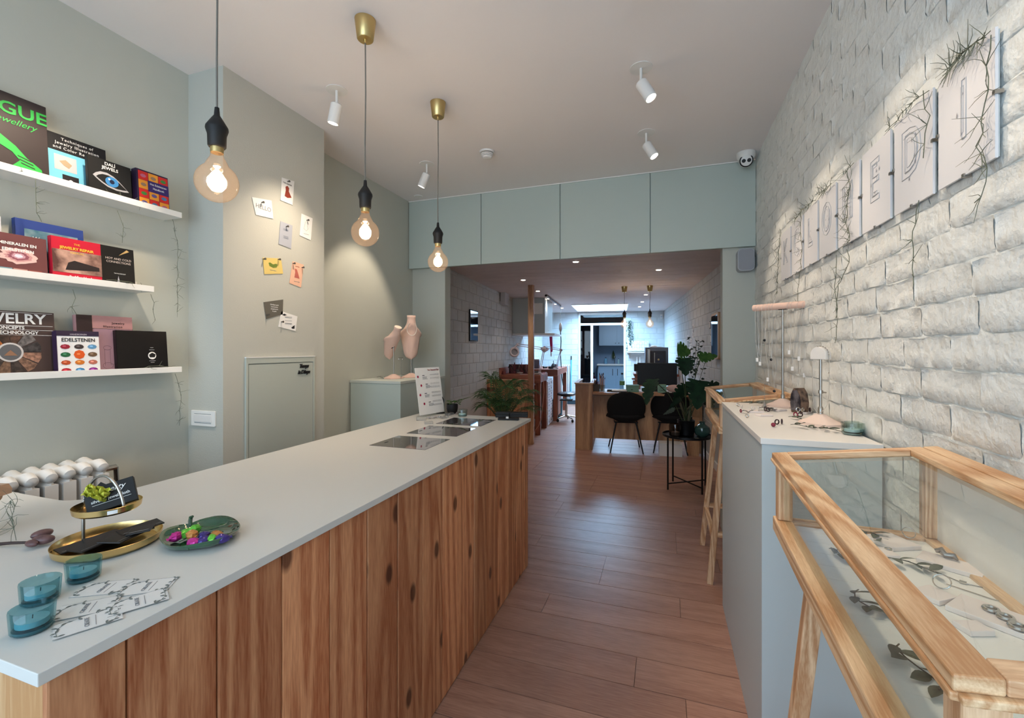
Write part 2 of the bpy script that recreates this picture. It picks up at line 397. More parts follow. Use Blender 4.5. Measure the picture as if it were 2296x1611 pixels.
# ---- workshop shell
UR, UL, VB, ZW = .2, -2.83, 7.85, 2.34
def block_wall(name, loc, rz, L, H, base, x0, x1, z0, z1, near, holes=(), m=BLOCKW):
    w = S(name, base, m, loc=loc, rot=(0, 0, rz)); bl, bh = .30, .135; i = 0; allb = []
    z = z0
    while z < z1-.02:
        h = min(bh, z1-z); x = x0-(bl/2 if i % 2 else 0)
        while x < x1-.01:
            a, b = max(x, x0), min(x+bl, x1); x += bl
            if b-a < .03: continue
            if any(a < hx1 and b > hx0 and z < hz1-.02 and z+h > hz0+.02 for hx0, hx1, hz0, hz1 in holes):
                for hx0, hx1, hz0, hz1 in holes:
                    if a < hx0 < b and z < hz1: b = hx0
                    elif a < hx1 < b and z < hz1: a = hx1
                    elif hx0 <= a and b <= hx1 and z+h/2 < hz1: b = a
                if b-a < .02: continue
            allb.append((a, b, z, h))
        z += bh; i += 1
    allb.sort(key=lambda c: abs((c[0]+c[1])/2-near))
    g = .0035; t = .006; cache = {}; restm = MB()
    def geo(a, b, z, h, mb):
        return mb.add([(a+g, .002, z+g), (b-g, .002, z+g), (b-g, .002, z+h-g), (a+g, .002, z+h-g),
                (a+g+.004, -t, z+g+.004), (b-g-.004, -t, z+g+.004), (b-g-.004, -t, z+h-g-.004), (a+g+.004, -t, z+h-g-.004)],
               [(4,5,6,7), (0,1,5,4), (1,2,6,5), (2,3,7,6), (3,0,4,7)])
    for k, (a, b, z, h) in enumerate(allb):
        if k < 290:
            key = (round(b-a, 3), round(h, 3))
            if key not in cache:
                cache[key] = geo(-(b-a)/2, (b-a)/2, -h/2, h, MB()).mesh('block'); cache[key].materials.append(m)
            O('block', cache[key], None, w, loc=((a+b)/2, 0, z+h/2))
        else: geo(a, b, z, h, restm)
    if restm.v: O('block_field', restm, m, w, kind='stuff')
    return w
# right wall: local x runs towards the camera
LRW = VB+.1
block_wall('wall_workshop_right', Wp(UR, VB), WR-R(90), LRW, ZW, MB().box(0, 0, 0, LRW-.02, .1, ZW+.1), 0, LRW-.05, .36, ZW, 7.0)
# left wall: local x runs away from the camera
block_wall('wall_workshop_left', Wp(UL, .44), WR+R(90), VB-.44, ZW, MB().box(0, 0, 0, VB-.44, .1, ZW+.1), .02, VB-.44, .8, ZW, 0)
DX0, DX1, DZ = -1.897-UL, -.723-UL, 2.315       # door frame position along the back wall
bwm = MB().box(0, 0, 0, DX0, .12, ZW+.1).box(DX1, 0, 0, UR-UL, .12, ZW+.1).box(DX0, 0, DZ, DX1, .12, ZW+.1)
block_wall('wall_workshop_back', Wp(UL, VB), WR, UR-UL, ZW, bwm, 0, UR-UL, .3, ZW, 1.5, [(DX0, DX1, 0, DZ)])
S('baseboard_right', MB().box(0, -.018, 0, 7.8, 0, .09), WHITE, loc=Wp(UR, VB), rot=(0, 0, WR-R(90)), bevel=.003)
S('wall_return_left', MB().box(-2.35, 3.87, 0, -2.3, 4.1, ZW+.05), SAGE)
S('wall_return_right', MB().box(.65, 3.87, 0, .95, 4.0, ZW+.05), SAGE)
# boarded ceiling with a roof light opening
SU0, SU1, SV0, SV1 = -1.88, -.71, 5.95, 7.5
cw = MB().slab([(UR+.1, .15), (UR+.1, SV0), (UL-.1, SV0), (UL-.1, .45)], 0, .05).box(UL-.1, SV1, 0, UR+.1, VB+.1, .05).box(UL-.1, SV0, 0, SU0, SV1, .05).box(SU1, SV0, 0, UR+.1, SV1, .05)
cwo = S('ceiling_workshop', cw, BOARDC, loc=Wp(0, 0, ZW+.012), rot=(0, 0, WR))
v = .03
while v < VB:
    v1 = min(v+.25, VB)
    if v1 <= SV0 or v >= SV1: spans = [(UL, UR)]
    else: spans = [(UL, SU0), (SU1, UR)]
    for a, b in spans:
        a = max(a, (.16-.9954*v)/.0957)
        if a < b-.1: O('board', MB().box(a, v+.002, -.012, b, v1-.002, .0), BOARDC, cwo, bevel=.0015)
    v = v1
sk = T('roof_light', 'bright white rooflight set in the workshop ceiling near the glazed door', 'skylight', Wp(0, 0, ZW), WR)
O('shaft', MB().box(SU0-.02, SV0-.02, -.005, SU0, SV1+.02, .3).box(SU1, SV0-.02, -.005, SU1+.02, SV1+.02, .3).box(SU0, SV0-.02, -.005, SU1, SV0, .3).box(SU0, SV1, -.005, SU1, SV1+.02, .3), WHITE, sk)
O('pane', MB().box(SU0, SV0, .28, SU1, SV1, .29), glow('rooflight_pane', (165, 212, 255), 36), sk)
# glazed screen and door to the kitchen
FW = .05
dr = S('door_1', MB().box(-1.897, -.02, 0, -1.897+FW, .07, 2.315).box(-.723-FW, -.02, 0, -.723, .07, 2.315).box(-1.847, -.02, 2.265, -.773, .07, 2.315)
       .box(-1.847, -.02, 2.0, -.773, .07, 2.055).box(-1.59, -.02, 0, -1.53, .07, 2.0).box(-1.847, -.02, 0, -1.59, .07, .08), WHITEM, loc=Wp(0, VB), rot=(0, 0, WR), bevel=.003)
O('pane', MB().box(-1.847, .02, .08, -1.59, .026, 2.0), clear('dark_pane', (120, 128, 130), .9), dr)
O('pane', MB().box(-1.847, .02, 2.055, -.773, .026, 2.265), clear('dark_pane', (120, 128, 130), .9), dr)
# kitchen behind
KB = VB+2.9
KW = mat('kitchen_blue', (120, 146, 172), .6); KC = mat('kitchen_door', (150, 176, 196), .5)
S('wall_kitchen_back', MB().box(-2.6, KB, 0, .3, KB+.1, 2.5), KW, loc=Wp(0, 0), rot=(0, 0, WR))
S('wall_kitchen_left', MB().box(-2.7, VB+.12, 0, -2.6, KB, 2.5), mat('kitchen_dark', (70, 66, 66), .6), loc=Wp(0, 0), rot=(0, 0, WR))
S('wall_kitchen_right', MB().box(.3, VB+.12, 0, .4, KB, 2.5), KW, loc=Wp(0, 0), rot=(0, 0, WR))
S('ceiling_kitchen', MB().box(-2.7, VB+.12, 2.42, .4, KB, 2.5), KW, loc=Wp(0, 0), rot=(0, 0, WR))
def kx(px, py=800, V=KB-.6): return w_v(px, py, V)
u0 = kx(1340, 800, KB-.6)[0]
kc = T('kitchen_base_cabinet', 'pale blue kitchen base cabinet with two doors under the white sink top', 'cabinet', Wp(u0, KB-.3), WR)
O('body', MB().box(0, -.28, .1, 1.2, .3, .9), KC, kc)
for i in range(2):
    d = O('door', MB().box(.02+i*.51, -.3, .12, .52+i*.51, -.281, .89), KC, kc, bevel=.002)
    O('handle', MB().box(.44+i*.14, -.325, .6, .455+i*.14, -.301, .8), BLACKM, d)
O('sink_top', MB().box(-.02, -.33, .9, 1.22, .3, .935), WHITE, kc, bevel=.004)
O('tap', MB().tube([(.5, .1, .93), (.5, .1, 1.13), (.5, .04, 1.19), (.5, -.06, 1.17)], .012, 8), CHROME, kc, True)
ku = T('kitchen_wall_cupboard', 'pale blue kitchen wall cupboard with two doors hanging above the sink', 'cupboard', Wp(u0+.03, KB-.02), WR)
O('body', MB().box(0, -.33, 1.5, 1.2, 0, 2.3), KC, ku)
for i in range(2):
    d = O('door', MB().box(.003+i*.545, -.35, 1.503, .54+i*.545, -.331, 2.297), KC, ku, bevel=.002)
    O('knob', MB().ball((.5+i*.1, -.36, 1.58), .012, 8, 6), CHROME if not i else BLACKM, d, True)
for px, py, h, r, m, lab in ((1358, 812, .2, .05, mat('bottle_blue', (110, 160, 190), .3), 'blue plastic bottle with a white paper label by the sink'),
                             (1387, 812, .17, .028, mat('bottle_clear', (150, 186, 190), .2), 'small pale soap bottle right of the tap'),
                             (1401, 812, .19, .03, mat('bottle_pale', (170, 180, 190), .3), 'pale bottle with a dark cap at the right of the sink')):
    q = w_v(px, py, KB-.2); t = T('bottle', lab, 'bottle', Wp(q[0], KB-.2, .936), WR)
    O('body', MB().lathe([(r, 0), (r, h*.7), (r*.5, h*.85), (r*.35, h*.9)], 12), m, t, True)
    O('cap', MB().lathe([(r*.42, h*.9), (r*.42, h)], 10), BLACK, t, True)
q = w_v(1375, 800, KB-.1)
t = T('wall_wreath', 'dark hanging bunch of dried twigs above the tap', 'decoration', Wp(q[0], KB-.03, 1.2), WR)
rr = random.Random(2); mb = MB()
for i in range(40):
    a = rr.uniform(-.5, .5); mb.tube([(0, 0, .16), (a*.08, -.02, .05), (a*.16, -.03+rr.uniform(-.02, .02), -.12+abs(a)*.1)], .003, 4)
O('twigs', mb, STEMG, t, kind='stuff')
q = w_v(1333, 860, KB-.5)
O_ = T('fire_extinguisher', 'dark red cylinder standing beside the kitchen base cabinet', 'extinguisher', Wp(u0-.16, KB-.3), WR)
O('tank', MB().lathe([(.08, 0), (.085, .03), (.085, .5), (.05, .57), (.02, .6)], 16), mat('dark_red', (96, 30, 36), .4), O_, True)
O('valve', MB().box(-.03, -.02, .6, .05, .02, .66), BLACK, O_)
area('kitchen_fill_light', Wp(-.9, KB-1.5, 2.4), (0, 0, 0), .6, .6, 16, (.72, .84, 1.0))  # added fill light without a fitting, brightens the kitchen in dim blue

# ------------------------------------------------------------------ shop lights
rs = random.Random(5)
def spotlamp(x, y, tx, ty, tz, label, power=14, blend=.5, ang=66):
    t = T('ceiling_spotlight', label, 'spotlight', (x, y, ZC), group='white cylinder spotlights on the shop ceiling')
    O('mounting_plate', MB().lathe([(.055, -.004), (.055, -.0005)], 28), WHITEM, t, True)
    O('stem', MB().lathe([(.007, -.07), (.007, -.004)], 10), WHITEM, t, True)
    d = (Vector((tx, ty, tz))-Vector((x, y, ZC-.1))).normalized()
    q = d.to_track_quat('-Z', 'Y'); M = Matrix.Translation(Vector((0, 0, -.075))+d*.045) @ q.to_matrix().to_4x4()
    O('housing', MB().lathe([(.026, .045), (.030, .04), (.030, -.060), (.026, -.060), (.025, -.048), (.001, -.048)], 24, M=M), WHITEM, t, True)
    O('lens', MB().lathe([(.0245, -.0525), (.0245, -.051)], 20, M=M), HOTW, t)
    spot('spot_beam', Vector((x, y, ZC-.075))+d*.13, (tx, ty, tz), power, ang, blend, (1.0, .81, .62))
    return t
LW = [(0.97, 'off'), (1.974, 'over the chimney breast cards'), (2.98, 'farther left one, above the sage alcove plinth')]
spotlamp(-1.68, .97, -2.5, 1.0, 1.2, 'white cylinder spotlight aimed at the book ledges, above the nearest ledge', 34)
spotlamp(-1.676, 1.974, -2.1, 1.98, 1.0, 'white cylinder spotlight on the left, aimed at the cards pinned on the chimney breast', 33, ang=84, blend=1)
spotlamp(-1.70, 2.98, -2.4, 2.9, 1.2, 'small white cylinder spotlight on the left farther back, lighting the necklace busts', 28)
spotlamp(-.11, .9, .62, .95, 1.3, 'white cylinder spotlight of the right row standing nearest the shop window', 16)
spotlamp(-.11, 1.6, .66, 1.45, 1.25, 'white cylinder spotlight cut off by the top edge of the photo', 19)
spotlamp(-.111, 2.307, .66, 2.1, 1.25, 'white cylinder spotlight in the middle of the right row, glaring at the viewer', 20)
spotlamp(-.112, 3.01, .66, 2.8, 1.3, 'white cylinder spotlight of the right row nearest the overhead cupboard', 17)
def pendant(loc, top, drop, rz, label, group, power=8.5, bulb_r=.0575):
    t = T('pendant_lamp', label, 'pendant lamp', loc, rz, group)
    O('canopy', MB().lathe([(.031, -.085), (.034, -.082), (.044, -.001)], 28), BRASS, t, True)
    O('cord_grip', MB().lathe([(.006, -.10), (.008, -.085)], 10), BRASS, t, True)
    L = drop
    O('cord', MB().tube([(0, 0, -.1), (.002, 0, -L*.4), (-.002, .001, -L*.7), (0, 0, -L+.06)], .0028, 8), mat('grey_cord', (118, 112, 104), .8), t, True)
    O('socket', MB().lathe([(.006, -L+.085), (.008, -L+.062), (.016, -L+.05), (.029, -L+.028), (.030, -L+.02), (.025, -L+.004), (.024, -L-.03), (.021, -L-.034)], 24), BLACK, t, True)
    O('bulb_cap', MB().lathe([(.017, -L-.05), (.018, -L-.034), (.018, -L-.03)], 20), BRASS, t, True)
    z0 = -L-.05; zc = z0-.03-bulb_r
    prof = [(.0165, z0), (.018, z0-.012), (.026, z0-.026)]
    a0 = math.asin(.032/bulb_r)
    for i in range(17):
        a = a0+(PI-a0)*i/16; prof.append((max(1e-5, bulb_r*math.sin(a)), zc+bulb_r*math.cos(a)))
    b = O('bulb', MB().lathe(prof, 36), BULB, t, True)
    O('glow_core', MB().lathe([(.002, zc+.05), (.010, zc+.048), (.003, zc+.04), (.015, zc+.026), (.024, zc+.008), (.023, zc-.012), (.014, zc-.024), (.001, zc-.028)], 14), HOT, b, True)  # oversized emissive core shaped as the bulb's blown-out glow, not a filament wire
    p = Vector(loc); point('bulb_light', (p.x, p.y, p.z+zc-.002), power, (1.0, .76, .52), .03)
    return t
G = 'bare globe pendants hanging over the counter'
# ceiling hook points of the three pendants
p2 = at_z(819, 45, ZC); p3 = at_z(982, 230, ZC)
pendant((-1.258, .97, ZC), 0, .768, 0, 'nearest and largest bare globe pendant over the counter', G)
pendant((p2[0], p2[1], ZC), 0, .768, 0, 'middle of the three bare globe pendants over the counter', G)
pendant((p3[0], p3[1], ZC), 0, .768, 0, 'smallest, farthest of the three bare globe pendants over the counter', G)
G2 = 'bare globe pendants over the workshop desk'
a = w_z(1400, 643, ZW); b = w_z(1457, 641, ZW)
pendant(Wp(a[0], a[1], ZW), 0, .43, 0, 'left bare globe pendant hanging over the workshop desk', G2, 6)
pendant(Wp(b[0], b[1], ZW), 0, .43, 0, 'right bare globe pendant hanging over the workshop desk', G2, 6)
# recessed downlights of the workshop ceiling
for px, py, lab in ((1291, 587, 'nearest recessed downlight, just behind the overhead cupboard'), (1477, 605, 'recessed downlight right of centre near the opening'), (1173, 628, 'recessed downlight left of the wooden post'),
        (1206, 653, 'recessed downlight just right of the wooden post'), (1230, 670, 'recessed downlight beside the near end of the ceiling rail'), (1246, 682, 'recessed downlight beside the far end of the ceiling rail'),
        (1260, 691, 'recessed downlight left of the rooflight'), (1448, 661, 'recessed downlight between the two workshop pendants'), (1440, 677, 'recessed downlight behind the right workshop pendant'), (1434, 688, 'farthest recessed downlight on the right')):
    q = w_z(px, py, ZW); t = T('recessed_downlight', 'small round '+lab, 'downlight', Wp(q[0], q[1], ZW), WR, 'recessed downlights in the workshop ceiling')
    O('trim_ring', MB().lathe([(.028, -.004), (.042, -.003), (.042, -.0003)], 24), WHITEM, t, True)
    O('lens', MB().lathe([(.029, -.006), (.029, -.0041)], 20), HOTW, t)
    X = Wp(q[0], q[1], ZW-.02); spot('downlight_beam', X, (X[0], X[1], 0), 11.0, 110, .8, (1.0, .86, .76), .03)
q = at_z(1092, 340, ZC)
t = T('smoke_detector', 'round white slotted smoke detector on the shop ceiling', 'smoke detector', (q[0], q[1], ZC))
O('base', MB().lathe([(.05, -.012), (.054, -.001)], 28), WHITEM, t, True)
mb = MB().lathe([(.02, -.05), (.03, -.047), (.033, -.042)], 24); 
for i in range(3): mb.lathe([(.034+.003*i, -.042+.009*i), (.038+.003*i, -.037+.009*i)], 24)
O('sensor_cage', mb, WHITEM, t, True)
O('slots', MB().lathe([(.03, -.045), (.034, -.012)], 24), mat('slot_grey', (70, 70, 72), .7), t, True)
q = at_z(938, 440, ZC)
t = T('ceiling_sensor', 'small flat white cap on the ceiling in the far left corner', 'ceiling cap', (q[0], q[1], ZC))
O('disc', MB().lathe([(.035, -.006), (.04, -.0005)], 24), WHITEM, t, True)
t = T('security_camera', 'white dome security camera with two black eyes in the far right ceiling corner', 'security camera', (.55, 3.55, ZC))
O('base', MB().lathe([(.05, -.05), (.06, -.03), (.062, -.001)], 28), WHITEM, t, True)
d = (Vector((-.3, -3.2, -1.2))).normalized(); M = Matrix.Translation((0, 0, -.055)) @ d.to_track_quat('Z', 'Y').to_matrix().to_4x4()
M = M @ Matrix.Translation((0, 0, .016))
e = O('eyeball', MB().ball((0, 0, -.055), .047, 20, 14), WHITEM, t, True)
O('front_ring', MB().lathe([(.036, .024), (.043, .020), (.0445, .012)], 24, M=M), mat('ring_black', (30, 30, 32), .5), e, True)
O('face_plate', MB().lathe([(.002, .034), (.02, .0335), (.036, .03), (.0365, .024)], 24, M=M), WHITEM, e, True)
O('eye', MB().lathe([(.013, .034), (.012, .038)], 14, c=(-.017, 0, 0), M=M), BLACK, e)
O('eye', MB().lathe([(.013, .034), (.012, .038)], 14, c=(.017, 0, 0), M=M), BLACK, e)
q0 = at_y(1648, 565, 3.66)
t = T('wall_speaker', 'small light grey rounded speaker on the right pier below the security camera', 'speaker', (.565, 3.73, 1.4+.19*3.45))
def rrect(w, h, r, n=5):
    out = []
    for cx, cz, a0 in ((w/2-r, h/2-r, 0), (-w/2+r, h/2-r, 90), (-w/2+r, -h/2+r, 180), (w/2-r, -h/2+r, 270)):
        for i in range(n+1):
            a = R(a0+90*i/n); out.append((cx+r*math.cos(a), cz+r*math.sin(a)))
    return out
O('cabinet', MB().face(rrect(.112, .165, .028), -.09, -.001), mat('speaker_grey', (176, 180, 186), .5), t, bevel=.003)
O('grille', MB().face(rrect(.10, .152, .024), -.094, -.0905), mat('grille_grey', (150, 153, 160), .8, bump=.4, bs=400), t)

# ------------------------------------------------------------------ air plants trailing everywhere
def airplant(name, label, cat, pts, hair=.035, step=.035, seed=1, r=.0011, loc=(0,0,0), rz=0, group=None, m=None, norm=(0, -1, 0), dens=2):
    rr = random.Random(seed); mb = MB(); P = [Vector(p) for p in pts]
    fine = []
    for i in range(len(P)-1):
        k = max(1, int((P[i+1]-P[i]).length/.02))
        for j in range(k):
            fine.append(P[i].lerp(P[i+1], j/k)+Vector([rr.uniform(-.003, .003) for _ in range(3)]))
    fine.append(P[-1]); mb.tube(fine, r, 4, False)
    acc = 0
    for i in range(1, len(fine)):
        acc += (fine[i]-fine[i-1]).length
        if acc > step:
            acc = 0
            for k in range(dens+rr.randint(0, 2)):
                d = Vector((rr.uniform(-1, 1), rr.uniform(-.35, .05), rr.uniform(-.9, .7))).normalized()
                L = hair*rr.uniform(.5, 1.2); p = fine[i]; c = [p]
                for s in range(3):
                    d = (d+Vector((rr.uniform(-.5, .5), rr.uniform(-.15, .05), rr.uniform(-.5, .5)))).normalized(); p = p+d*L/3
                    if p.y > -.001+fine[i].y+.004: p.y = fine[i].y
                    c.append(p)
                mb.tube(c, [r*.8, r*.7, r*.6, r*.35], 3, False)
    o = O(name, mb, m or MOSS, None, loc=loc, rot=(0, 0, rz)); tag(o, label, cat, group); return o

# ------------------------------------------------------------------ left wall: ledges, books, radiator, switch
def ledge(y0, y1, z, label):
    t = T('picture_ledge', label, 'shelf', (XL, y0, z), R(90)); L = y1-y0
    O('base', MB().box(0, -.115, -.022, L, -.001, -.012), WHITE, t, bevel=.001)
    O('front_lip', MB().box(0, -.127, -.022, L, -.1155, .004), WHITE, t, bevel=.001)
    O('back_rail', MB().box(0, -.012, -.0115, L, -.001, .03), WHITE, t, bevel=.001)
    return t
Z1, Z2, Z3 = 2.045, 1.678, 1.312
ledge(.35, 1.50, Z1, 'topmost of the three white picture ledges on the left wall')
ledge(.23, 1.378, Z2, 'middle white picture ledge on the left wall, the shortest in view')
ledge(.35, 1.50, Z3, 'lowest white picture ledge on the left wall, above the radiator')
def book(label, px_r, py_tr, w, zs, X, cover, thick=.02, lean=5, spine=None, pages=PAGES, rot=0, Yr=None, h=None):
    q = at_x(px_r, py_tr, X); yr = Yr or q[1]; h = h or (q[2]-zs+.012)
    t = T('book', label, 'book', (X, yr-w/2, zs-.0118), group='books standing on the white ledges')
    t.rotation_euler = (R(-lean), 0, R(90)+R(rot))
    cm = MB().box(-w/2, 0, 0, w/2, .0018, h).box(-w/2, thick-.0018, 0, w/2, thick, h).box(-w/2, 0, 0, -w/2+.002, thick, h)
    O('cover', cm, cover, t, bevel=.0006)
    O('pages', MB().box(-w/2+.0022, .002, .003, w/2-.003, thick-.002, h-.003), pages, t)
    if spine: O('spine', MB().box(-w/2-.0008, -.0005, 0, -w/2+.0, thick, h), spine, t)
    return t, w, h
def P(t, name, pts, m, y=-.0008, th=.0004): return O(name, MB().face(pts, y-th, y), m, t)
def rect(x0, z0, x1, z1): return [(x0, z0), (x1, z0), (x1, z1), (x0, z1)]
def ell(cx, cz, a, b, n=20, a0=0): return [(cx+a*math.cos(2*PI*i/n+a0), cz+b*math.sin(2*PI*i/n+a0)) for i in range(n)]
GRN = flat(46, 176, 72); DKB = flat(48, 38, 38); SKY = flat(112, 190, 216); WHT = flat(238, 236, 232)
# top ledge
t, w, h = book('large dark brown book with green lettering and a green gloved arm', 112, 238, .245, Z1, -2.235, DKB, .03)
text('VOGUE', .062, GRN, t, .006, h-.058, sx=1.12, off=.0012); text('jewellery', .032, GRN, t, .03, h-.103, shear=.4)
P(t, 'arm_print', [(-.12, .20), (-.10, .185), (-.085, .195), (-.07, .17), (-.03, .155), (.03, .11), (.06, .075), (.10, .045), (.105, .0), (.07, .002), (.045, .03), (.025, .015), (.02, .035), (.04, .06), (.02, .085), (-.04, .115), (-.12, .135)], GRN)
P(t, 'finger_print', [(-.085, .19), (-.092, .222), (-.083, .215), (-.066, .185)], GRN, -.0009)
for i in range(3): P(t, 'bracelet_print', [(.034+i*.004, .078-i*.012), (.072+i*.004, .068-i*.012), (.073+i*.004, .064-i*.012), (.035+i*.004, .074-i*.012)], DKB, -.0013)
t, w, h = book('black and sky blue book with framed jewel photographs', 243, 336, .20, Z1, -2.25, flat(18, 18, 22), .022)
P(t, 'blue_panel', rect(-w/2, .0, w/2-.04, h-.07), SKY)
for i, s_ in enumerate(('Techniques of', 'Jewelry Illustration', 'and Color Rendering')): text(s_, .016, WHT, t, .002, h-.018-i*.018, space=1.15)
P(t, 'photo_print', rect(-.075, .075, -.005, .135), flat(206, 186, 188), -.0013); P(t, 'photo_print', rect(-.052, .005, .0, .06), flat(28, 24, 30), -.0013)
P(t, 'jewel_print', [(-.06, .11), (-.04, .12), (-.02, .105), (-.03, .088), (-.045, .095)], flat(170, 150, 120), -.0018)
P(t, 'jewel_print', ell(-.026, .034, .008, .01, 8), WHT, -.0018)
t, w, h = book('black book with white title and a blue eye on the cover', 297, 377, .155, Z1, -2.195, BLACK, .016)
text('DALÍ', .018, WHT, t, .0, h-.016, off=.0003); text('JEWELS', .018, WHT, t, .0, h-.034, off=.0003)
eye = [(-.062, .079), (-.052, .091), (-.036, .101), (-.012, .103), (.01, .095), (.03, .08), (.05, .06), (.066, .044), (.048, .040), (.02, .038), (-.012, .044), (-.034, .056), (-.05, .068)]
P(t, 'eye_print', eye, flat(168, 168, 172)); P(t, 'eye_print', [(x*.86+.002, (z-.07)*.74+.069) for x, z in eye], BLACK, -.0013)
P(t, 'iris_print', ell(.004, .069, .024, .021), flat(58, 128, 186), -.0017); P(t, 'pupil_print', ell(.004, .069, .009, .009, 12), flat(16, 30, 60), -.0021); P(t, 'glint_print', ell(-.006, .078, .004, .004, 8), WHT, -.0024)
t, w, h = book('plain black book half hidden behind the two smallest books', 318, 384, .10, Z1, -2.245, BLACK, .02, h=.165)
t, w, h = book('small book with a red and orange chequered gemstone cover', 381, 394, .135, Z1, -2.195, flat(40, 26, 60), .03, h=.17)
for i in range(3):
    for j in range(4):
        P(t, 'square_print', rect(-w/2+.008+i*.042, .004+j*.04, -w/2+.048+i*.042, .043+j*.04), flat(206, 40, 36) if (i+j) % 2 else flat(232, 152, 48))
        P(t, 'stone_print', ell(-w/2+.028+i*.042, .023+j*.04, .012, .008, 9, i+j), (flat(96, 84, 140), flat(150, 120, 96), flat(70, 120, 160), flat(60, 130, 60), flat(190, 100, 130))[(i*2+j*3) % 5], -.0013)
P(t, 'title_panel', rect(-.022, .078, w/2-.001, .128), flat(52, 36, 104), -.0018)
text('Het Edelstenen', .0135, WHT, t, .022, .114, y=-.0024, sx=.85); text('Handboek', .0135, WHT, t, .022, .096, y=-.0024, sx=.85)
# middle ledge
t, w, h = book('pale grey book cut off at the left edge of the middle ledge', 8, 484, .16, Z2, -2.20, flat(206, 204, 206), .03)
t, w, h = book('brown book with a pale pink mineral on the cover', 108, 537, .158, Z2, -2.19, flat(112, 62, 62), .018)
text('MINERALEN EN', .0145, WHT, t, 0, h-.036, off=.0004); text('EDELSTENEN', .0145, WHT, t, 0, h-.058, off=.0004)
MP = lambda k, c: [(x*k*(1+.12*math.sin(3*i)+.07*math.sin(5*i+1)), .068+(z-.068)*k*(1+.12*math.sin(3*i)+.07*math.sin(5*i+1))) for i, (x, z) in enumerate(ell(0, .068, .05, .028, 26))]
for k, c in ((1, (232, 190, 182)), (.72, (206, 150, 148)), (.55, (150, 84, 96)), (.36, (206, 160, 170)), (.22, (236, 226, 236))): P(t, 'mineral_print', MP(k, c), flat(*c), -.0008-.0005*(1-k))
for i in range(3): P(t, 'photo_print', rect(-.055+i*.04, .002, -.018+i*.04, .022), (flat(120, 160, 170), flat(196, 150, 140), flat(150, 80, 70))[i])
t, w, h = book('large blue framed book with a misty water cover', 193, 517, .205, Z2, -2.245, flat(40, 66, 138), .02)
P(t, 'cover_picture', rect(-.078, .01, .082, h-.035), mat('misty_print', (150, 176, 182), .5, col2=(58, 108, 128), vs=14))
text('Jewelry', .024, WHT, t, .04, h-.052, shear=.3); text('Wax Modeling', .02, WHT, t, .0, h-.068, shear=.3)
t, w, h = book('bright red book with yellow title and a workbench photograph', 230, 547, .158, Z2, -2.185, flat(204, 22, 52), .02)
YEL = flat(238, 190, 66)
text('THE', .011, YEL, t, .0, h-.022); text('JEWELRY REPAIR', .0145, YEL, t, .0, h-.04, off=.0005); text('MANUAL', .011, YEL, t, .0, h-.056)
P(t, 'photo_print', rect(-w/2+.002, .03, w/2, .118), mat('warm_photo', (214, 170, 150), .5, col2=(92, 58, 52), vs=16)); text('R. Allen Hardy', .013, WHT, t, .01, .015, off=.0004)
P(t, 'tool_print', [(-.04, .04), (.07, .05), (.07, .065), (-.01, .08), (-.03, .07)], flat(40, 30, 32), -.0013)
t, w, h = book('black book with a grey spine band and thin white title', 304, 561, .155, Z2, -2.20, flat(14, 13, 14), .016)
P(t, 'spine_band', rect(-w/2, 0, -w/2+.032, h), flat(78, 70, 70)); text('HOT AND COLD', .0125, flat(216, 200, 190), t, .018, h-.052); text('CONNECTIONS', .0125, flat(216, 200, 190), t, .018, h-.066)
text('TIM McCREIGHT', .006, WHT, t, .02, .055); P(t, 'flame_print', [(.006, .0), (.022, .0), (.014, .045)], flat(190, 190, 200)); P(t, 'torch_print', [(.02, h-.035), (.03, h-.025), (.05, h-.006), (.06, h-.012)], flat(206, 170, 110))
# lowest ledge
t, w, h = book('big brown book with a wheel of workshop pictures and white title', 128, 702, .255, Z3, -2.225, flat(72, 56, 52), .035)
text('JEWELRY', .052, WHT, t, .0, h-.03, sx=.98, off=.0010); text('CONCEPTS', .016, WHT, t, .0, h-.062, off=.0004); text('AND TECHNOLOGY', .017, WHT, t, .0, h-.08, off=.0004)
for z in (h-.006, h-.054, h-.07, h-.089): P(t, 'rule_print', rect(-w/2+.006, z, w/2-.006, z+.0012), WHT)
seg = [(60, 44, 36), (168, 96, 40), (196, 120, 48), (96, 74, 60), (70, 60, 54), (110, 84, 66), (60, 50, 46), (128, 96, 78), (150, 110, 90), (60, 56, 56), (104, 98, 96), (84, 60, 48)]
for i in range(12):
    a0, a1 = 2*PI*i/12+.03, 2*PI*(i+1)/12-.03; c = (0, .088)
    P(t, 'wheel_print', [(c[0]+.036*math.cos(a0), c[1]+.036*math.sin(a0)), (c[0]+.084*math.cos(a0), c[1]+.084*math.sin(a0)), (c[0]+.087*math.cos((a0+a1)/2), c[1]+.087*math.sin((a0+a1)/2)), (c[0]+.084*math.cos(a1), c[1]+.084*math.sin(a1)), (c[0]+.036*math.cos(a1), c[1]+.036*math.sin(a1))],
      mat('wheel_%d' % i, seg[(i+9) % 12], .5, var=.5, vs=90))
P(t, 'ring_print', ell(0, .088, .035, .035, 28), flat(206, 200, 196), -.0013); P(t, 'centre_print', ell(0, .088, .029, .029, 24), flat(96, 96, 98), -.0018); P(t, 'gem_print', [(-.018, .076), (.018, .076), (0, .096)], flat(150, 110, 84), -.0022)
t, w, h = book('white gemstone guide with rows of coloured stones', 226, 744, .135, Z3, -2.185, flat(240, 238, 236), .026, spine=flat(50, 30, 60))
P(t, 'header_print', rect(-w/2, h-.02, w/2, h), flat(48, 34, 60)); text('HANDBOEKEN', .008, flat(200, 190, 200), t, 0, h-.014, y=-.0016); text('EDELSTENEN', .020, INK, t, .0, h-.036, off=.0002, sx=.92)
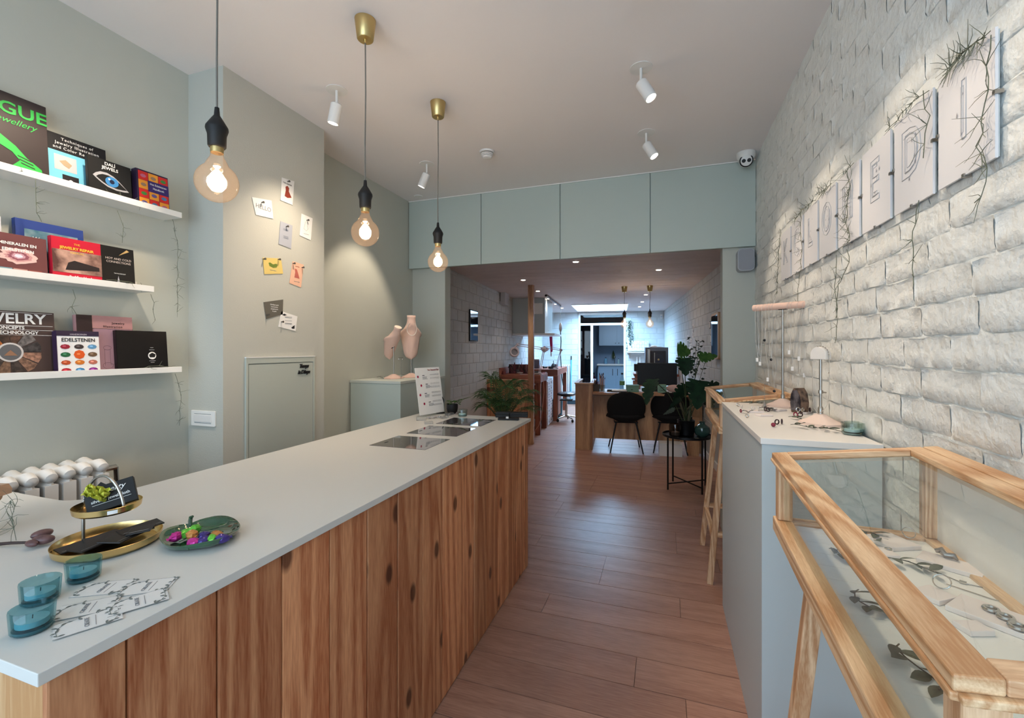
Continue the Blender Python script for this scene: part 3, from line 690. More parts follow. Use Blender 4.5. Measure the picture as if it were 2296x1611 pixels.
cols = [(150, 30, 50), (60, 50, 50), (96, 150, 190), (30, 100, 60), (226, 90, 30), (110, 84, 60), (190, 80, 40), (214, 120, 40), (190, 110, 90), (170, 20, 40), (60, 130, 180), (130, 30, 130)]
for i in range(12):
    P(t, 'stone_print', ell(-.043+(i % 3)*.043, h-.062-(i//3)*.031, .0155 if i != 4 else .018, .0095 if i != 4 else .018, 12 if i % 2 else 8), flat(*cols[i]))
    P(t, 'glint_print', ell(-.043+(i % 3)*.043-.003, h-.060-(i//3)*.031, .006, .003, 8), flat(*[min(255, c+60) for c in cols[i]]), -.0013)
t, w, h = book('dusty pink book with a dark spine and fine ring drawings', 303, 712, .20, Z3, -2.22, flat(176, 130, 130), .024)
P(t, 'spine_band', rect(-w/2, .0, -w/2+.052, h), flat(40, 24, 28)); P(t, 'panel_print', rect(-w/2+.055, .008, w/2-.002, h-.055), flat(160, 126, 140)); P(t, 'line_print', rect(-w/2+.052, h-.056, w/2, h-.054), INK)
text('Jewelry', .013, INK, t, .045, h-.03, y=-.0012, space=1.2); text('Illustration', .013, INK, t, .025, h-.045, y=-.0012, space=1.2)
for cx, cz, a_, b_ in ((0, .105, .014, .009), (0, .03, .018, .013), (.06, .035, .018, .018)):
    for k in range(14):
        a = 2*PI*k/14; c2 = 2*PI*(k+1)/14
        P(t, 'drawing_print', [(cx+a_*math.cos(a), cz+b_*math.sin(a)), (cx+a_*math.cos(c2), cz+b_*math.sin(c2)), (cx+a_*.94*math.cos(c2), cz+b_*.94*math.sin(c2)), (cx+a_*.94*math.cos(a), cz+b_*.94*math.sin(a))], flat(90, 64, 76), -.0014) if False else None
mb = MB()
for cx, cz, a_, b_ in ((0, .105, .014, .009), (0, .03, .018, .013), (.06, .035, .018, .018), (.06, .035, .011, .011)):
    mb.tube([(cx+a_*math.cos(2*PI*k/18), -.0014, cz+b_*math.sin(2*PI*k/18)) for k in range(19)], .0004, 4, False)
for x in (-.01, .01): mb.tube([(x, -.0014, .10), (x, -.0014, .03)], .0004, 4, False)
mb.tube([(.01, -.0014, .035), (.06, -.0014, .035)], .0004, 4, False); O('drawing_print', mb, flat(96, 66, 80), t)
t, w, h = book('black glossy book with a small round white emblem', 378, 744, .205, Z3, -2.20, mat('gloss_black', (14, 12, 14), .25), .02)
P(t, 'emblem_print', ell(.035, .07, .017, .017), WHT); P(t, 'emblem_print', [(.025, .062), (.045, .062), (.05, .075), (.035, .083), (.022, .074)], BLACK, -.0013)
for i, (z, w2) in enumerate(((.105, .013), (.095, .022), (.045, .026), (.038, .016))): P(t, 'caption_print', rect(.035-w2/2, z, .035+w2/2, z+.0022), flat(150, 150, 150))
# moss on the ledges
def wallpt(px, py, X): q = at_x(px, py, X); return q
def strand_left(label, pix, X, seed, **k):
    pts = [wallpt(a, b, X) for a, b in pix]; o = pts[0]
    P_ = [(p[1]-o[1], -(p[0]-o[0]), p[2]-o[2]) for p in pts]
    return airplant('air_plant', label, 'air plant', P_, seed=seed, loc=o, rz=R(90), group='trailing air plants on the ledges', **k)
strand_left('grey air plant hanging under the top ledge below the blue book', [(82, 402), (80, 430), (84, 455), (82, 478)], -2.17, 1, dens=2)
strand_left('grey air plant hanging under the top ledge near the switch end', [(262, 470), (272, 490), (276, 510), (274, 545)], -2.17, 2, dens=2)
strand_left('long grey air plant trailing from the right end of the top ledge', [(388, 492), (394, 520), (400, 560), (397, 610), (398, 660), (397, 700)], -2.2, 3, dens=2)
strand_left('short grey air plant hanging from the right end of the middle ledge', [(338, 660), (345, 680), (344, 700), (348, 718)], -2.2, 4, dens=1)
strand_left('grey air plant hanging below the middle ledge above the pink book', [(163, 650), (168, 670), (163, 690), (172, 706)], -2.17, 5, dens=2)
strand_left('long grey air plant trailing from the right end of the lowest ledge', [(392, 838), (400, 860), (405, 890), (404, 920), (402, 955)], -2.2, 6, dens=2)
for i, (a, b, lab) in enumerate((((215, 425), (330, 462), 'wiry air plant lying on the top ledge before the small books'), ((240, 628), (318, 640), 'wiry air plant lying on the middle ledge before the black book'), ((310, 826), (380, 822), 'wiry air plant lying on the lowest ledge before the black book'), ((0, 372), (70, 392), 'wiry air plant lying on the top ledge before the large dark book'))):
    strand_left(lab, [a, ((a[0]+b[0])//2, (a[1]+b[1])//2-3), b], -2.178, 20+i, hair=.03, dens=1)
# cast iron radiator
t = T('column_radiator', 'white painted cast iron column radiator under the book ledges', 'radiator', (XL+.1, .26, 0), R(90))
sec = MB()
for dy in (-.055, .055):
    sec.box(-.0195, dy-.024, .19, .0195, dy+.024, .90)
sec.tube([(0, -.083, .925), (0, -.078, .925), (0, -.05, .935), (0, 0, .925), (0, .05, .935), (0, .078, .925), (0, .083, .925)], [.006, .019, .024, .0225, .024, .019, .006], 12)
sec.ball((0, 0, .90), .03, 12, 8, (.8, 2.6, .9)).ball((0, 0, .16), .03, 10, 6, (.9, 2.6, 1.4))
sme = sec.mesh('section', True, 60); sme.materials.append(WHITEM)
for i in range(17): O('section', sme, None, t, loc=(.05+.053*i, 0, 0))
O('tie_rod', MB().tube([(.02, 0, .90), (.94, 0, .90)], .02, 10).tube([(.02, 0, .17), (.94, 0, .17)], .02, 10), WHITEM, t, True)
vv = O('valve', MB().tube([(.92, 0, .90), (.985, 0, .90)], .012, 8).tube([(.985, 0, .90), (.99, 0, .80), (.99, 0, .02)], .009, 8).lathe([(.016, .78), (.018, .80), (.018, .83), (.014, .835)], 14, c=(.99, 0, 0)), CHROME, t, True)
O('valve_knob', MB().ball((.99, -.035, .80), .024, 12, 8), WHITEM, vv, True)
for x in (.06, .9): O('foot', MB().box(x-.02, -.05, 0, x+.02, .05, .15), WHITEM, t)
# switch plate on the side of the chimney breast
t = T('switch_plate', 'wide white switch plate on the side of the chimney breast', 'switch', (-2.187, 1.62, 1.052))
O('plate', MB().face(rrect(.165, .078, .005), -.009, -.0005), WHITE, t, bevel=.002)
O('rocker', MB().box(-.06, -.0125, -.018, .06, -.0092, .018), WHITEM, t, bevel=.002)
for z in (-.024, .0215): O('groove', MB().box(-.058, -.0098, z, .058, -.0091, z+.002), mat('groove_grey', (130, 130, 132), .6), t)
# hatch in the chimney breast
hy0, hy1 = at_x(548, 803, -2.06)[1], at_x(703, 800, -2.06)[1]; hw = hy1-hy0
t = T('chimney_hatch', 'sage painted cupboard hatch with a white top edge low on the chimney breast', 'hatch', (-2.06, hy0, 0), R(90))
hz = 1.352; HATCH = mat('hatch_sage', (186, 192, 182), .6)
O('frame', MB().box(0, -.012, .2, .014, -.0005, hz).box(hw-.014, -.012, .2, hw, -.0005, hz).box(.014, -.012, hz-.03, hw-.014, -.0005, hz), HATCH, t, bevel=.001)
O('top_edge', MB().box(0, -.014, hz+.0005, hw, -.0005, hz+.006), WHITE, t)
O('door', MB().box(.018, -.010, .2, hw-.017, -.002, hz-.034), HATCH, t, bevel=.001)
sg = T('lettering_sign', 'tiny black script lettering sign stuck on the hatch', 'sign', at_x(681, 828, -2.048), R(90))
text('Tausys', .031, INK, sg, 0, .018, shear=.35, off=.001, ext=.002, space=.85); text('in Dènys', .031, INK, sg, 0, -.018, shear=.35, off=.001, ext=.002, space=.85)
# cards pinned to the chimney breast
def card(label, quad, m, pins, deco=None):
    q = [at_x(x, y, -2.057) for x, y in quad]      # tl tr br bl
    c = [sum(p[i] for p in q)/4 for i in range(3)]
    t = T('postcard', label, 'card', (-2.06, c[1], c[2]), R(90), 'cards pinned on the chimney breast')
    pts = [(p[1]-c[1], p[2]-c[2]) for p in q]
    O('card', MB().face(pts, -.003, -.0022), m, t)
    for px, py in pins:
        p = at_x(px, py, -2.05); x, z = p[1]-c[1], p[2]-c[2]
        M = Matrix.Translation((x, -.003, z)) @ Matrix.Rotation(R(90), 4, 'X')
        O('push_pin', MB().lathe([(.003, 0), (.0025, .004), (.004, .006), (.0045, .012), (.006, .0135), (.006, .015)], 10, M=M), mat('pin_grey', (84, 80, 74), .4), t, True)
    xs_ = [p[0] for p in pts]; zs_ = [p[1] for p in pts]
    if deco: deco(t, (max(xs_)-min(xs_)), (max(zs_)-min(zs_)))
    return t
RED = flat(150, 62, 44)
def d_fox(t, w, h):
    text('THE GINGER', .011, INK, t, 0, h*.28, y=-.0034)
    O('figure_print', MB().face([(-.02, -.035), (-.012, .0), (-.014, .02), (.0, .03), (.012, .02), (.01, .0), (.03, -.03), (.0, -.04)], -.0036, -.0032), RED, t)
def d_hello(t, w, h): text('HELLO', .033, INKG, t, 0, -.0, y=-.0034)
def lines(t, zs, w, m, y=-.0034):
    for z in zs: O('line_print', MB().box(-w/2, y-.0004, z, w/2, y, z+.0018), m, t)
def d_blue(t, w, h): lines(t, (.03, .024, -.01, -.016, -.022), .035, flat(120, 126, 140))
def d_bunny(t, w, h):
    mb = MB().tube([(-.008, -.0036, .03), (-.012, -.0036, .005), (-.02, -.0036, -.015), (0, -.0036, -.025), (.014, -.0036, -.01), (.008, -.0036, .01), (.006, -.0036, .03)], .0006, 4); O('drawing_print', mb, INKG, t); lines(t, (-.045,), .04, INKG)
def d_cuc(t, w, h):
    O('figure_print', MB().face([(-.03, .012), (-.02, .016), (.0, .009), (.02, .016), (.03, .012), (.024, -.004), (.0, -.010), (-.024, -.004)], -.0036, -.0032), flat(110, 128, 52), t); text('concombre', .009, INKG, t, 0, -.024, y=-.0034)
def d_rat(t, w, h):
    O('figure_print', MB().face([(-.018, -.022), (-.012, .01), (-.016, .03), (.0, .028), (.012, .0), (.02, -.025)], -.0036, -.0032), flat(190, 104, 92), t); text('vous êtes', .008, RED, t, .004, .045, y=-.0034); text('bonne année', .008, INKG, t, 0, -.045, y=-.0034)
def d_dark(t, w, h):
    for i, z in enumerate((.022, .01, -.002, -.014)): text(('Quelque part', 'maintenant', 'simplement', 'la paix')[i], .0105, WHT, t, .002, z, y=-.0034)
def d_leafy(t, w, h):
    lines(t, (.025, .02, .003, -.012, -.016), .05, INKG)
    O('leaf_print', MB().face([(-.045, .035), (-.03, .042), (-.012, .036), (-.03, .03)], -.0036, -.0032).face([(.02, -.035), (.045, -.02), (.045, -.04), (.03, -.042)], -.0036, -.0032), INK, t)
card('white card with a red brown animal drawing, highest of the pinned cards', [(632, 398), (660, 407), (656, 460), (629, 449)], PAPER, [(647, 407)], d_fox)
card('white HELLO card tilted away from the wall', [(565, 442), (609, 450), (613, 491), (574, 482)], PAPER, [(589, 454)], d_hello)
card('white card with a faint animal outline, farthest right of the pinned cards', [(676, 479), (701, 490), (697, 539), (672, 528)], PAPER, [(690, 494)], d_bunny)
card('pale blue grey card with faint lines of text', [(629, 496), (656, 506), (653, 558), (625, 547)], flat(172, 176, 186), [(644, 508)], d_blue)
card('yellow card with a green gherkin drawing', [(589, 578), (630, 580), (635, 614), (593, 615)], flat(226, 200, 120), [(593, 581), (626, 582)], d_cuc)
card('peach coloured card with a pink animal drawing', [(656, 586), (681, 594), (675, 645), (649, 635)], flat(236, 188, 160), [(659, 591), (679, 600)], d_rat)
card('dark grey card with four lines of white writing', [(591, 678), (635, 672), (634, 705), (597, 716)], flat(104, 100, 90), [(601, 706)], d_dark)
card('white card with black leaves in two corners, lowest of the pinned cards', [(631, 698), (667, 710), (663, 743), (624, 733)], PAPER, [(633, 722)], d_leafy)

# ------------------------------------------------------------------ the long counter
CZ = .95; CT = .019
ct = T('shop_counter', 'long L shaped counter clad in upright knotty pine boards', 'counter', (0, 0, 0))
O('carcass', MB().slab([(-.855, .42), (-.855, 2.74), (-1.6, 2.74), (-1.6, .80), (-2.07, .80), (-2.07, .42)], .0, CZ-CT-.003), mat('carcass_dark', (60, 44, 36), .8), ct)
ys = [.387, .49]
while ys[-1] < 2.6: ys.append(ys[-1]+.157)
ys.append(2.757)
rp = random.Random(4)
for i in range(len(ys)-1):
    L = ys[i+1]-ys[i]
    b = O('plank', MB().box(-.012, -L/2+.0012, .004, .0, L/2-.0012, CZ-CT-.002), PINE, ct, bevel=.0035, loc=(-.835+rp.uniform(-.003, .002), (ys[i]+ys[i+1])/2, 0))
x = -.838
for i in range(9):
    x2 = max(x-.157, -2.08); L = x-x2
    if L > .01: O('plank', MB().box(-L/2+.0008, .0, .004, L/2-.0008, .012, CZ-CT-.002), wood('pine_board_end', (190, 140, 92), (232, 196, 150), 'z', 5.0, 4.5, .5, True, .1), ct, bevel=.002, loc=((x+x2)/2, .39, 0))
    x = x2
O('end_board', MB().box(-1.6, 2.745, .004, -.838, 2.757, CZ-CT-.002), PINE, ct)
pts = [(-.82, .371), (-.82, 2.775), (-1.62, 2.775), (-1.62, .91)]
for i in range(7):
    a = R(0-90*i/6); pts.append((-1.71+.09*math.cos(a), .91+.09*math.sin(a)))
pts += [(-2.09, .82), (-2.09, .371)]
wt = O('worktop', MB().slab(pts, CZ-CT, CZ), TOP, bevel=.0012); tag(wt, 'continuous white L shaped worktop lying on the pine counter', 'worktop')
# three glass panels let into the worktop
PANEL = mat('display_glass', (84, 80, 82), .045, coat=1.0, ior=1.6)
for i, (y0, y1) in enumerate(((1.752, 1.995), (2.07, 2.315), (2.39, 2.635))):
    t = T('display_window', ('nearest', 'middle', 'farthest')[i]+' of the three dark glass windows let into the worktop', 'display window', (-1.155, (y0+y1)/2, CZ), 0, 'dark glass windows in the worktop')
    O('pane', MB().box(-.147, -(y1-y0)/2, .0001, .147, (y1-y0)/2, .0016), PANEL, t)
    O('finger_slot', MB().box(-.112, -.055, .0017, -.106, -.028, .0022), BLACK, t)
# sign stand
t = T('sign_stand', 'white information card with red dots leaning in a clear acrylic foot', 'sign', (-1.49, 2.69, CZ+.012), R(75.4))
t.rotation_euler = (R(-9), 0, R(75.4))
O('card', MB().box(-.118, 0, 0, .118, .003, .315), PAPER, t)
text('The Diamond Size', .015, RED, t, .052, .297, off=.0002)
rr = random.Random(9)
for i, (x, z) in enumerate(((-.098, .255), (-.076, .195), (-.094, .133), (-.066, .072))):
    O('dot_print', MB().face(ell(x, z, .0075, .0085, 16), -.0012, -.0006), flat(176, 30, 70), t)
    O('line_print', MB().box(x+.042, -.0010, z+.005, x+.062, -.0004, z+.009), INK, t)
    for k in range(4): O('line_print', MB().box(x+.042, -.0010, z-.004-k*.005, x+.088+rr.uniform(-.01, .004), -.0004, z-.002-k*.005), INKG, t)
    mb = MB()
    for r_ in range(2):
        for k in range(7 if i != 1 else 5):
            s_ = (.003+.0006*k) if i == 0 else .0055
            cx, cz = .02+k*(.013 if i != 1 else .018), z+.010-r_*.024
            mb.tube([(cx+s_*math.cos(2*PI*j/8), -.0012, cz+s_*math.sin(2*PI*j/8)) for j in range(9)], .0006, 3, False)
    O('diagram_print', mb, INKG, t)
O('foot', MB().box(-.12, -.03, -.012, .12, .035, -.001), clear('acrylic_sheet', (244, 246, 246), .9), t)
ACR = mat('acrylic_clear', (236, 236, 234), .05, trans=.85, ior=1.2)
for i, (px, py, w_, h_, lab) in enumerate(((945, 943, .06, .02, 'clear acrylic block lying left of the sign stand'), (961, 951, .05, .016, 'clear acrylic block nearest the viewer before the sign stand'), (997, 938, .05, .014, 'flat clear acrylic riser before the sign stand'), (1008, 931, .07, .014, 'clear acrylic riser with a dark strip right of the sign stand'))):
    q = at_z(px, py, CZ); o = O('acrylic_block', MB().box(-w_/2, -.014, 0, w_/2, .014, h_), ACR, loc=(q[0], q[1], CZ+.0003), rot=(0, 0, R(20+20*i)), bevel=.001); tag(o, lab, 'acrylic block')
q = at_z(975, 938, CZ)
mb = MB()
for k in range(14): 
    a = rr.uniform(0, 6.28); mb.ball((rr.uniform(-.05, .05), rr.uniform(-.02, .02), .006), .006, 6, 4)
mb.tube([(-.06, .01, .006), (-.02, -.015, .008), (.03, .012, .008), (.07, -.01, .006)], .0035, 6)
o = O('crystal_twig', mb, mat('crystal', (240, 238, 236), .1, trans=.6), loc=(q[0], q[1], CZ), rot=(0, 0, R(60))); tag(o, 'sparkling clear beaded twig lying before the sign stand', 'ornament')
# little pot plant
q = at_z(990, 928, CZ); t = T('black_table_mirror', 'small black round mirror on a thin leg half hidden behind the sign stand', 'mirror', (q[0]-.02, q[1]+.02, CZ), R(40))
O('foot', MB().lathe([(.03, .0003), (.03, .004), (.001, .005)], 20), BLACK, t, True); O('leg', MB().tube([(0, 0, .004), (-.012, 0, .05)], .003, 6), BLACK, t, True)
O('disc', MB().lathe([(.001, -.004), (.038, -.004), (.038, .004), (.001, .004)], 28, M=Matrix.Translation((-.012, 0, .085)) @ Matrix.Rotation(R(90), 4, 'X')), BLACK, t, True)
def leafshape(L, w, n=6, bend=.2):
    """Small folded leaf along +x, lying in XY, as a list of verts and faces."""
    vs = []; fs = []
    for i in range(n+1):
        u = i/n; ww = w*math.sin(PI*min(1, u*.98+.01))**.8; z = -bend*L*u*u
        vs += [(u*L, -ww/2, z+ww*.12), (u*L, 0, z), (u*L, ww/2, z+ww*.12)]
    for i in range(n):
        a = i*3; fs += [(a, a+3, a+4, a+1), (a+1, a+4, a+5, a+2)]
    return vs, fs
def leaf_at(mb, p, yaw, pitch, L, w, bend=.2, roll=0, n=5):
    vs, fs = leafshape(L, w, n, bend)
    M = Matrix.Translation(p) @ Matrix.Rotation(yaw, 4, 'Z') @ Matrix.Rotation(-pitch, 4, 'Y') @ Matrix.Rotation(roll, 4, 'X')
    return mb.add([M @ Vector(v) for v in vs], fs)
q = at_z(1014, 928, CZ)
t = T('potted_houseplant', 'small green leafy houseplant in a round black pot behind the sign stand', 'pot plant', (q[0], q[1], CZ))
O('pot', MB().lathe([(.022, .0005), (.034, .015), (.040, .04), (.0395, .066), (.036, .067), (.034, .058), (.001, .057)], 24), BLACK, t, True)
mb = MB(); st = MB()
for i in range(34):
    a = rr.uniform(0, 6.28); r_ = rr.uniform(.01, .05); p = Vector((r_*math.cos(a), r_*math.sin(a), rr.uniform(.07, .095)))
    leaf_at(mb, p, a+rr.uniform(-.6, .6), rr.uniform(-.3, .6), rr.uniform(.016, .03), .018)
for i in range(7):
    p = Vector((.03+i*.014, .004*math.sin(i*2), .09+.004*i)); leaf_at(mb, p, rr.uniform(-1, 1), .3, .026, .017)
st.tube([(0, 0, .06), (.03, 0, .085), (.12, 0, .115)], .0015, 5); st.tube([(0, 0, .06), (-.02, .01, .085)], .0015, 5)
O('foliage', mb, LEAFG, t, kind='stuff'); O('stem', st, STEMG, t)
def tealight(q, label, group, m=TEAL, r=.034, h=.042, z=None, rz=0, candle=True, ribs=True):
    t = T('tealight_glass', label, 'tealight holder', (q[0], q[1], z if z is not None else q[2]), rz, group)
    prof = [(r*.80, .0004), (r*.93, .004), (r, h), (r*.985, h+.001), (r*.9, h), (r*.84, .010), (.001, .008)]
    O('glass', MB().lathe(prof, 40, wob=.012 if m is TEAL else 0), m, t, True)
    O('thick_base', MB().lathe([(r*.78, .001), (r*.86, .004), (r*.86, .0068), (.001, .0068)], 28), mat('base_teal', (52, 104, 112), .1, coat=.6) if m is TEAL else mat('base_grey', (120, 140, 138), .1, coat=.6), t, True)
    if candle:
        c = O('candle', MB().lathe([(r*.72, .0105), (r*.72, .019), (r*.68, .0195), (.001, .0185)], 20), WAX, t, True)
        O('wick', MB().tube([(0, 0, .018), (.001, 0, .025)], .0006, 5), INK, c)
    return t
GT = 'clear tealight glasses on the counter and plinths'
q = at_z(1037, 934, CZ); tealight(q, 'clear tealight glass on the counter right of the small pot plant', GT, GREYG, .034, .045)
# black jewel boxes at the far end
for px, py, sx, sy, h_, rz, lab in ((1128, 936, .09, .05, .035, 8, 'black jewel box at the far end of the counter, left of the pair'), (1163, 935, .12, .07, .028, 14, 'larger flat black jewel box at the far right corner of the counter'), (1140, 942, .13, .05, .012, 12, 'flat black jewel tray with a tiny white tag before the jewel boxes')):
    q = at_z(px, py, CZ); t = T('jewel_box', lab, 'box', (min(q[0], -.895), q[1], CZ+.0004), R(rz), 'black jewel boxes at the far end of the counter')
    O('base', MB().box(-sx/2, -sy/2, 0, sx/2, sy/2, h_*.6), BLACK, t, bevel=.001); O('lid', MB().box(-sx/2-.001, -sy/2-.001, h_*.62, sx/2+.001, sy/2+.001, h_), BLACK, t, bevel=.002)
    if h_ < .02: O('tag', MB().box(-.012, -.028, .012, .004, -.027, .024), PAPER, t)
# areca palm behind the counter
t = T('potted_palm', 'feathery green palm in a tall planter standing behind the far end of the counter', 'palm', (-1.2, 3.3, 0))
O('planter', MB().lathe([(.10, 0), (.13, .02), (.15, .80), (.14, .81), (.13, .78), (.001, .77)], 28), BLACK, t, True)
rr = random.Random(12); stm = MB()
for i in range(19):
    a = 2*PI*i/19*1.0+rr.uniform(-.2, .2); tall = rr.uniform(.18, .33); out = rr.uniform(.16, .34)
    if i % 4 == 0: out *= .5; tall = rr.uniform(.34, .42)
    P_ = [Vector((out*u*math.cos(a), out*u*math.sin(a), .78+tall*math.sin(u*PI*.56)-.02*u*u)) for u in [k/14 for k in range(15)]]
    stm.tube(P_[:8], .003, 5); f = MB().tube(P_[5:], .0014, 4)
    for k in range(4, 15):
        d = (P_[min(k+1, 14)]-P_[k-1]).normalized(); sd = d.cross(Vector((0, 0, 1))).normalized(); L = .115*math.sin(PI*(k-2)/15)+.03
        for m_ in (0, .5):
            p0 = P_[k].lerp(P_[k-1], m_)
            for sg_ in (-1, 1):
                dd = (d*.75+sd*sg_*.8+Vector((0, 0, .15))).normalized(); tip = p0+dd*L+Vector((0, 0, -L*.25)); mid = p0+dd*L*.5+Vector((0, 0, L*.05))
                ww = d*.0038; f.add([p0-ww*.5, p0+ww*.5, mid+ww, tip, mid-ww], [(0, 1, 2, 4), (4, 2, 3)])
    O('frond', f, PALM, t)
O('stems', stm, STEMG, t, kind='stuff')

# ------------------------------------------------------------------ things on the near end of the counter
def counter(px, py): q = at_z(px, py, CZ); return (q[0], q[1], CZ+.0003)
GTT = 'teal tealight glasses at the near end of the counter'
tealight((-1.073, .553, CZ+.0003), 'teal tealight glass beside the brass tray, farthest of three', GTT, TEAL, .0275, .038)
tealight((-1.052, .480, CZ+.0003), 'teal tealight glass in the middle of the three by the loose cards', GTT, TEAL, .0275, .038)
tealight((-.957, .427, CZ+.0003), 'teal tealight glass nearest the counter corner', GTT, TEAL, .0275, .037)
# two tier brass tray
tc = (-1.2035, .668)
t = T('tiered_tray', 'two tier brass serving tray with a hooped handle', 'tray', (tc[0], tc[1], CZ+.0003))
GOLD = mat('gold_brass', (218, 188, 128), .26, 1)
O('lower_tray', MB().lathe([(.001, 0), (.088, 0), (.095, .006), (.0975, .020), (.0965, .0205), (.093, .008), (.087, .003), (.001, .0028)], 56), GOLD, t, True)
O('pole', MB().tube([(-.074, -.010, .003), (-.074, -.010, .082)], .0035, 10), STEEL, t, True)
O('upper_tray', MB().lathe([(.001, .078), (.056, .078), (.0605, .082), (.0625, .094), (.0617, .0945), (.059, .084), (.055, .0808), (.001, .0806)], 48, c=(-.012, .004, 0)), GOLD, t, True)
O('handle', MB().tube([(-.074+.058*(1-math.cos(PI*k/16)), -.010+.016*k/16, .08+.078*math.sin(PI*k/16)) for k in range(17)], .003, 8), STEEL, t, True)
O('price_sticker', MB().add([(-.012+.0632*math.cos(a), .004+.0632*math.sin(a), z) for z in (.0835, .0915) for a in (R(-30), R(-26), R(-22), R(-18), R(-14))], [(i, i+1, i+6, i+5) for i in range(4)]), PAPER, t)
# boxes in the upper tray
b0 = (tc[0]-.012, tc[1]+.004, CZ+.083)
t = T('cloth_box', 'black silver cloth box with white script lettering leaning in the upper brass tray', 'box', (b0[0]+.018, b0[1]+.0, b0[2]+.004), R(62))
t.rotation_euler = (R(-28), R(-14), R(52))
O('carton', MB().box(-.045, 0, 0, .045, .014, .058), BLACK, t, bevel=.0008)
text('Hagerty', .017, WHT, t, 0, .043, shear=.4, off=.0001); text('silver & jewel cloth', .0095, WHT, t, 0, .024, off=.0001, sx=.95)
O('rule_print', MB().box(-.034, -.0012, .0155, .036, -.0008, .0163), WHT, t)
t = T('cloth_box', 'black open box tilted to the left in the upper brass tray', 'box', (b0[0]-.024, b0[1]-.008, b0[2]+.004), R(30))
t.rotation_euler = (R(-38), R(24), R(18))
O('carton', MB().box(-.036, 0, 0, .036, .012, .046), BLACK, t, bevel=.0008)
text('care', .009, WHT, t, .012, .012)
cl = MB(); rr = random.Random(3); n = 9
for j in range(n+1):
    for i in range(n+1):
        u, v_ = i/n-.5, j/n-.5; cl.v.append((u*.042+rr.uniform(-.002, .002), v_*.026+rr.uniform(-.004, .004), .012+.014*math.sin(i*1.9)*math.cos(j*1.3)-u*.012+rr.uniform(-.003, .003)))
for j in range(n):
    for i in range(n): a = j*(n+1)+i; cl.f.append((a, a+1, a+n+2, a+n+1))
o = O('polishing_cloth', cl, mat('cloth_yellow', (206, 206, 76), .9), loc=(b0[0]-.012, b0[1]-.014, b0[2]+.034), rot=(R(55), R(20), R(40))); o.modifiers.new('s', 'SOLIDIFY').thickness = .001
tag(o, 'crumpled yellow polishing cloth between the two black boxes', 'cloth')
# black jewellery sleeves in the lower tray
sl = [(-.045, .0, 62, .10, .03, 0), (-.03, -.02, 55, .11, .032, 4), (-.005, .018, 48, .11, .03, -4), (.015, -.022, 66, .10, .034, 3), (.03, .03, 40, .09, .03, 8), (.06, .0, 75, .075, .04, -6), (.045, .045, 52, .08, .035, 6), (.075, .03, 30, .045, .035, 10)]
labs = ['longest black sleeve at the left of the pile', 'black sleeve lowest in the pile, front left', 'black sleeve across the middle of the pile', 'black sleeve at the front edge of the pile', 'black sleeve near the back of the pile', 'short broad black sleeve at the right of the pile', 'black sleeve resting on the back right of the pile', 'small square black sleeve with a tiny white mark, far right']
for i, (x, y, a, L, w_, ti) in enumerate(sl):
    t = T('jewellery_sleeve', labs[i]+' in the lower brass tray', 'pouch', (tc[0]+x*.85-.006, tc[1]+y, CZ+.005+.0034*(i+1)), R(a), 'black jewellery sleeves in the brass tray')
    t.rotation_euler = (R(ti*.5), R(2), R((a-55)*1.5-8))
    O('pouch', MB().box(-w_*.62, -L/2, -.0015, w_*.62, L/2, .0018), mat('sleeve_black', (22, 20, 22), .38), t, bevel=.0012)
    O('edge_line', MB().box(w_/2-.004, -L/2+.004, .0021, w_/2-.0032, L/2-.004, .0025), flat(150, 146, 144), t)
# green leaf dish with wrapped sweets
dc = (-1.048, .765)
t = T('leaf_dish', 'glossy green leaf shaped glass dish with a curled stem', 'dish', (dc[0], dc[1], CZ+.0003), R(-20))
DG = mat('green_ceramic', (44, 92, 62), .08, coat=1.0, col2=(30, 62, 40), vs=12)
def leaf_r(a):
    r = .088*(1+.12*math.cos(a))/(1+.0*a); d_ = abs(((a-PI)+PI) % (2*PI)-PI)
    tip = max(0, 1-abs(a if a < PI else 2*PI-a)/.5); r *= 1+.12*tip
    if abs(a-PI) < .3: r *= .88+.4*abs(a-PI)
    return r
mb = MB(); n = 56; rings = [(.0, .004), (.45, .004), (.75, .007), (.92, .013), (1.0, .021), (1.015, .0205), (.96, .010), (.78, .0015), (.0, .0005)]
for s_, z in rings:
    for j in range(n):
        a = 2*PI*j/n; r_ = leaf_r(a)*s_ if s_ else .0005; mb.v.append((r_*math.cos(a), r_*.86*math.sin(a), z+(.004*math.cos(3*a) if s_ >= .92 else 0)))
for i in range(len(rings)-1):
    for j in range(n): mb.f.append((i*n+j, i*n+(j+1) % n, (i+1)*n+(j+1) % n, (i+1)*n+j))
O('bowl', mb, DG, t, True, ang=80)
vn = MB().tube([(-.07, 0, .0066), (0, .004, .0055), (.075, 0, .010)], .0012, 4)
for k in (-.045, -.015, .02, .05):
    for sg_ in (-1, 1): vn.tube([(k, 0, .0058), (k+.028, sg_*.045, .008)], .0009, 4)
O('veins', vn, mat('vein_green', (92, 124, 84), .2), t)
O('stem', MB().tube([(-.066, .0, .010), (-.078, .002, .020), (-.083, .005, .027), (-.077, .007, .030)], [.004, .005, .005, .003], 8), DG, t, True)
cs = {'pink': (196, 50, 140), 'green': (110, 200, 70), 'orange': (206, 140, 76), 'purple': (70, 56, 130)}
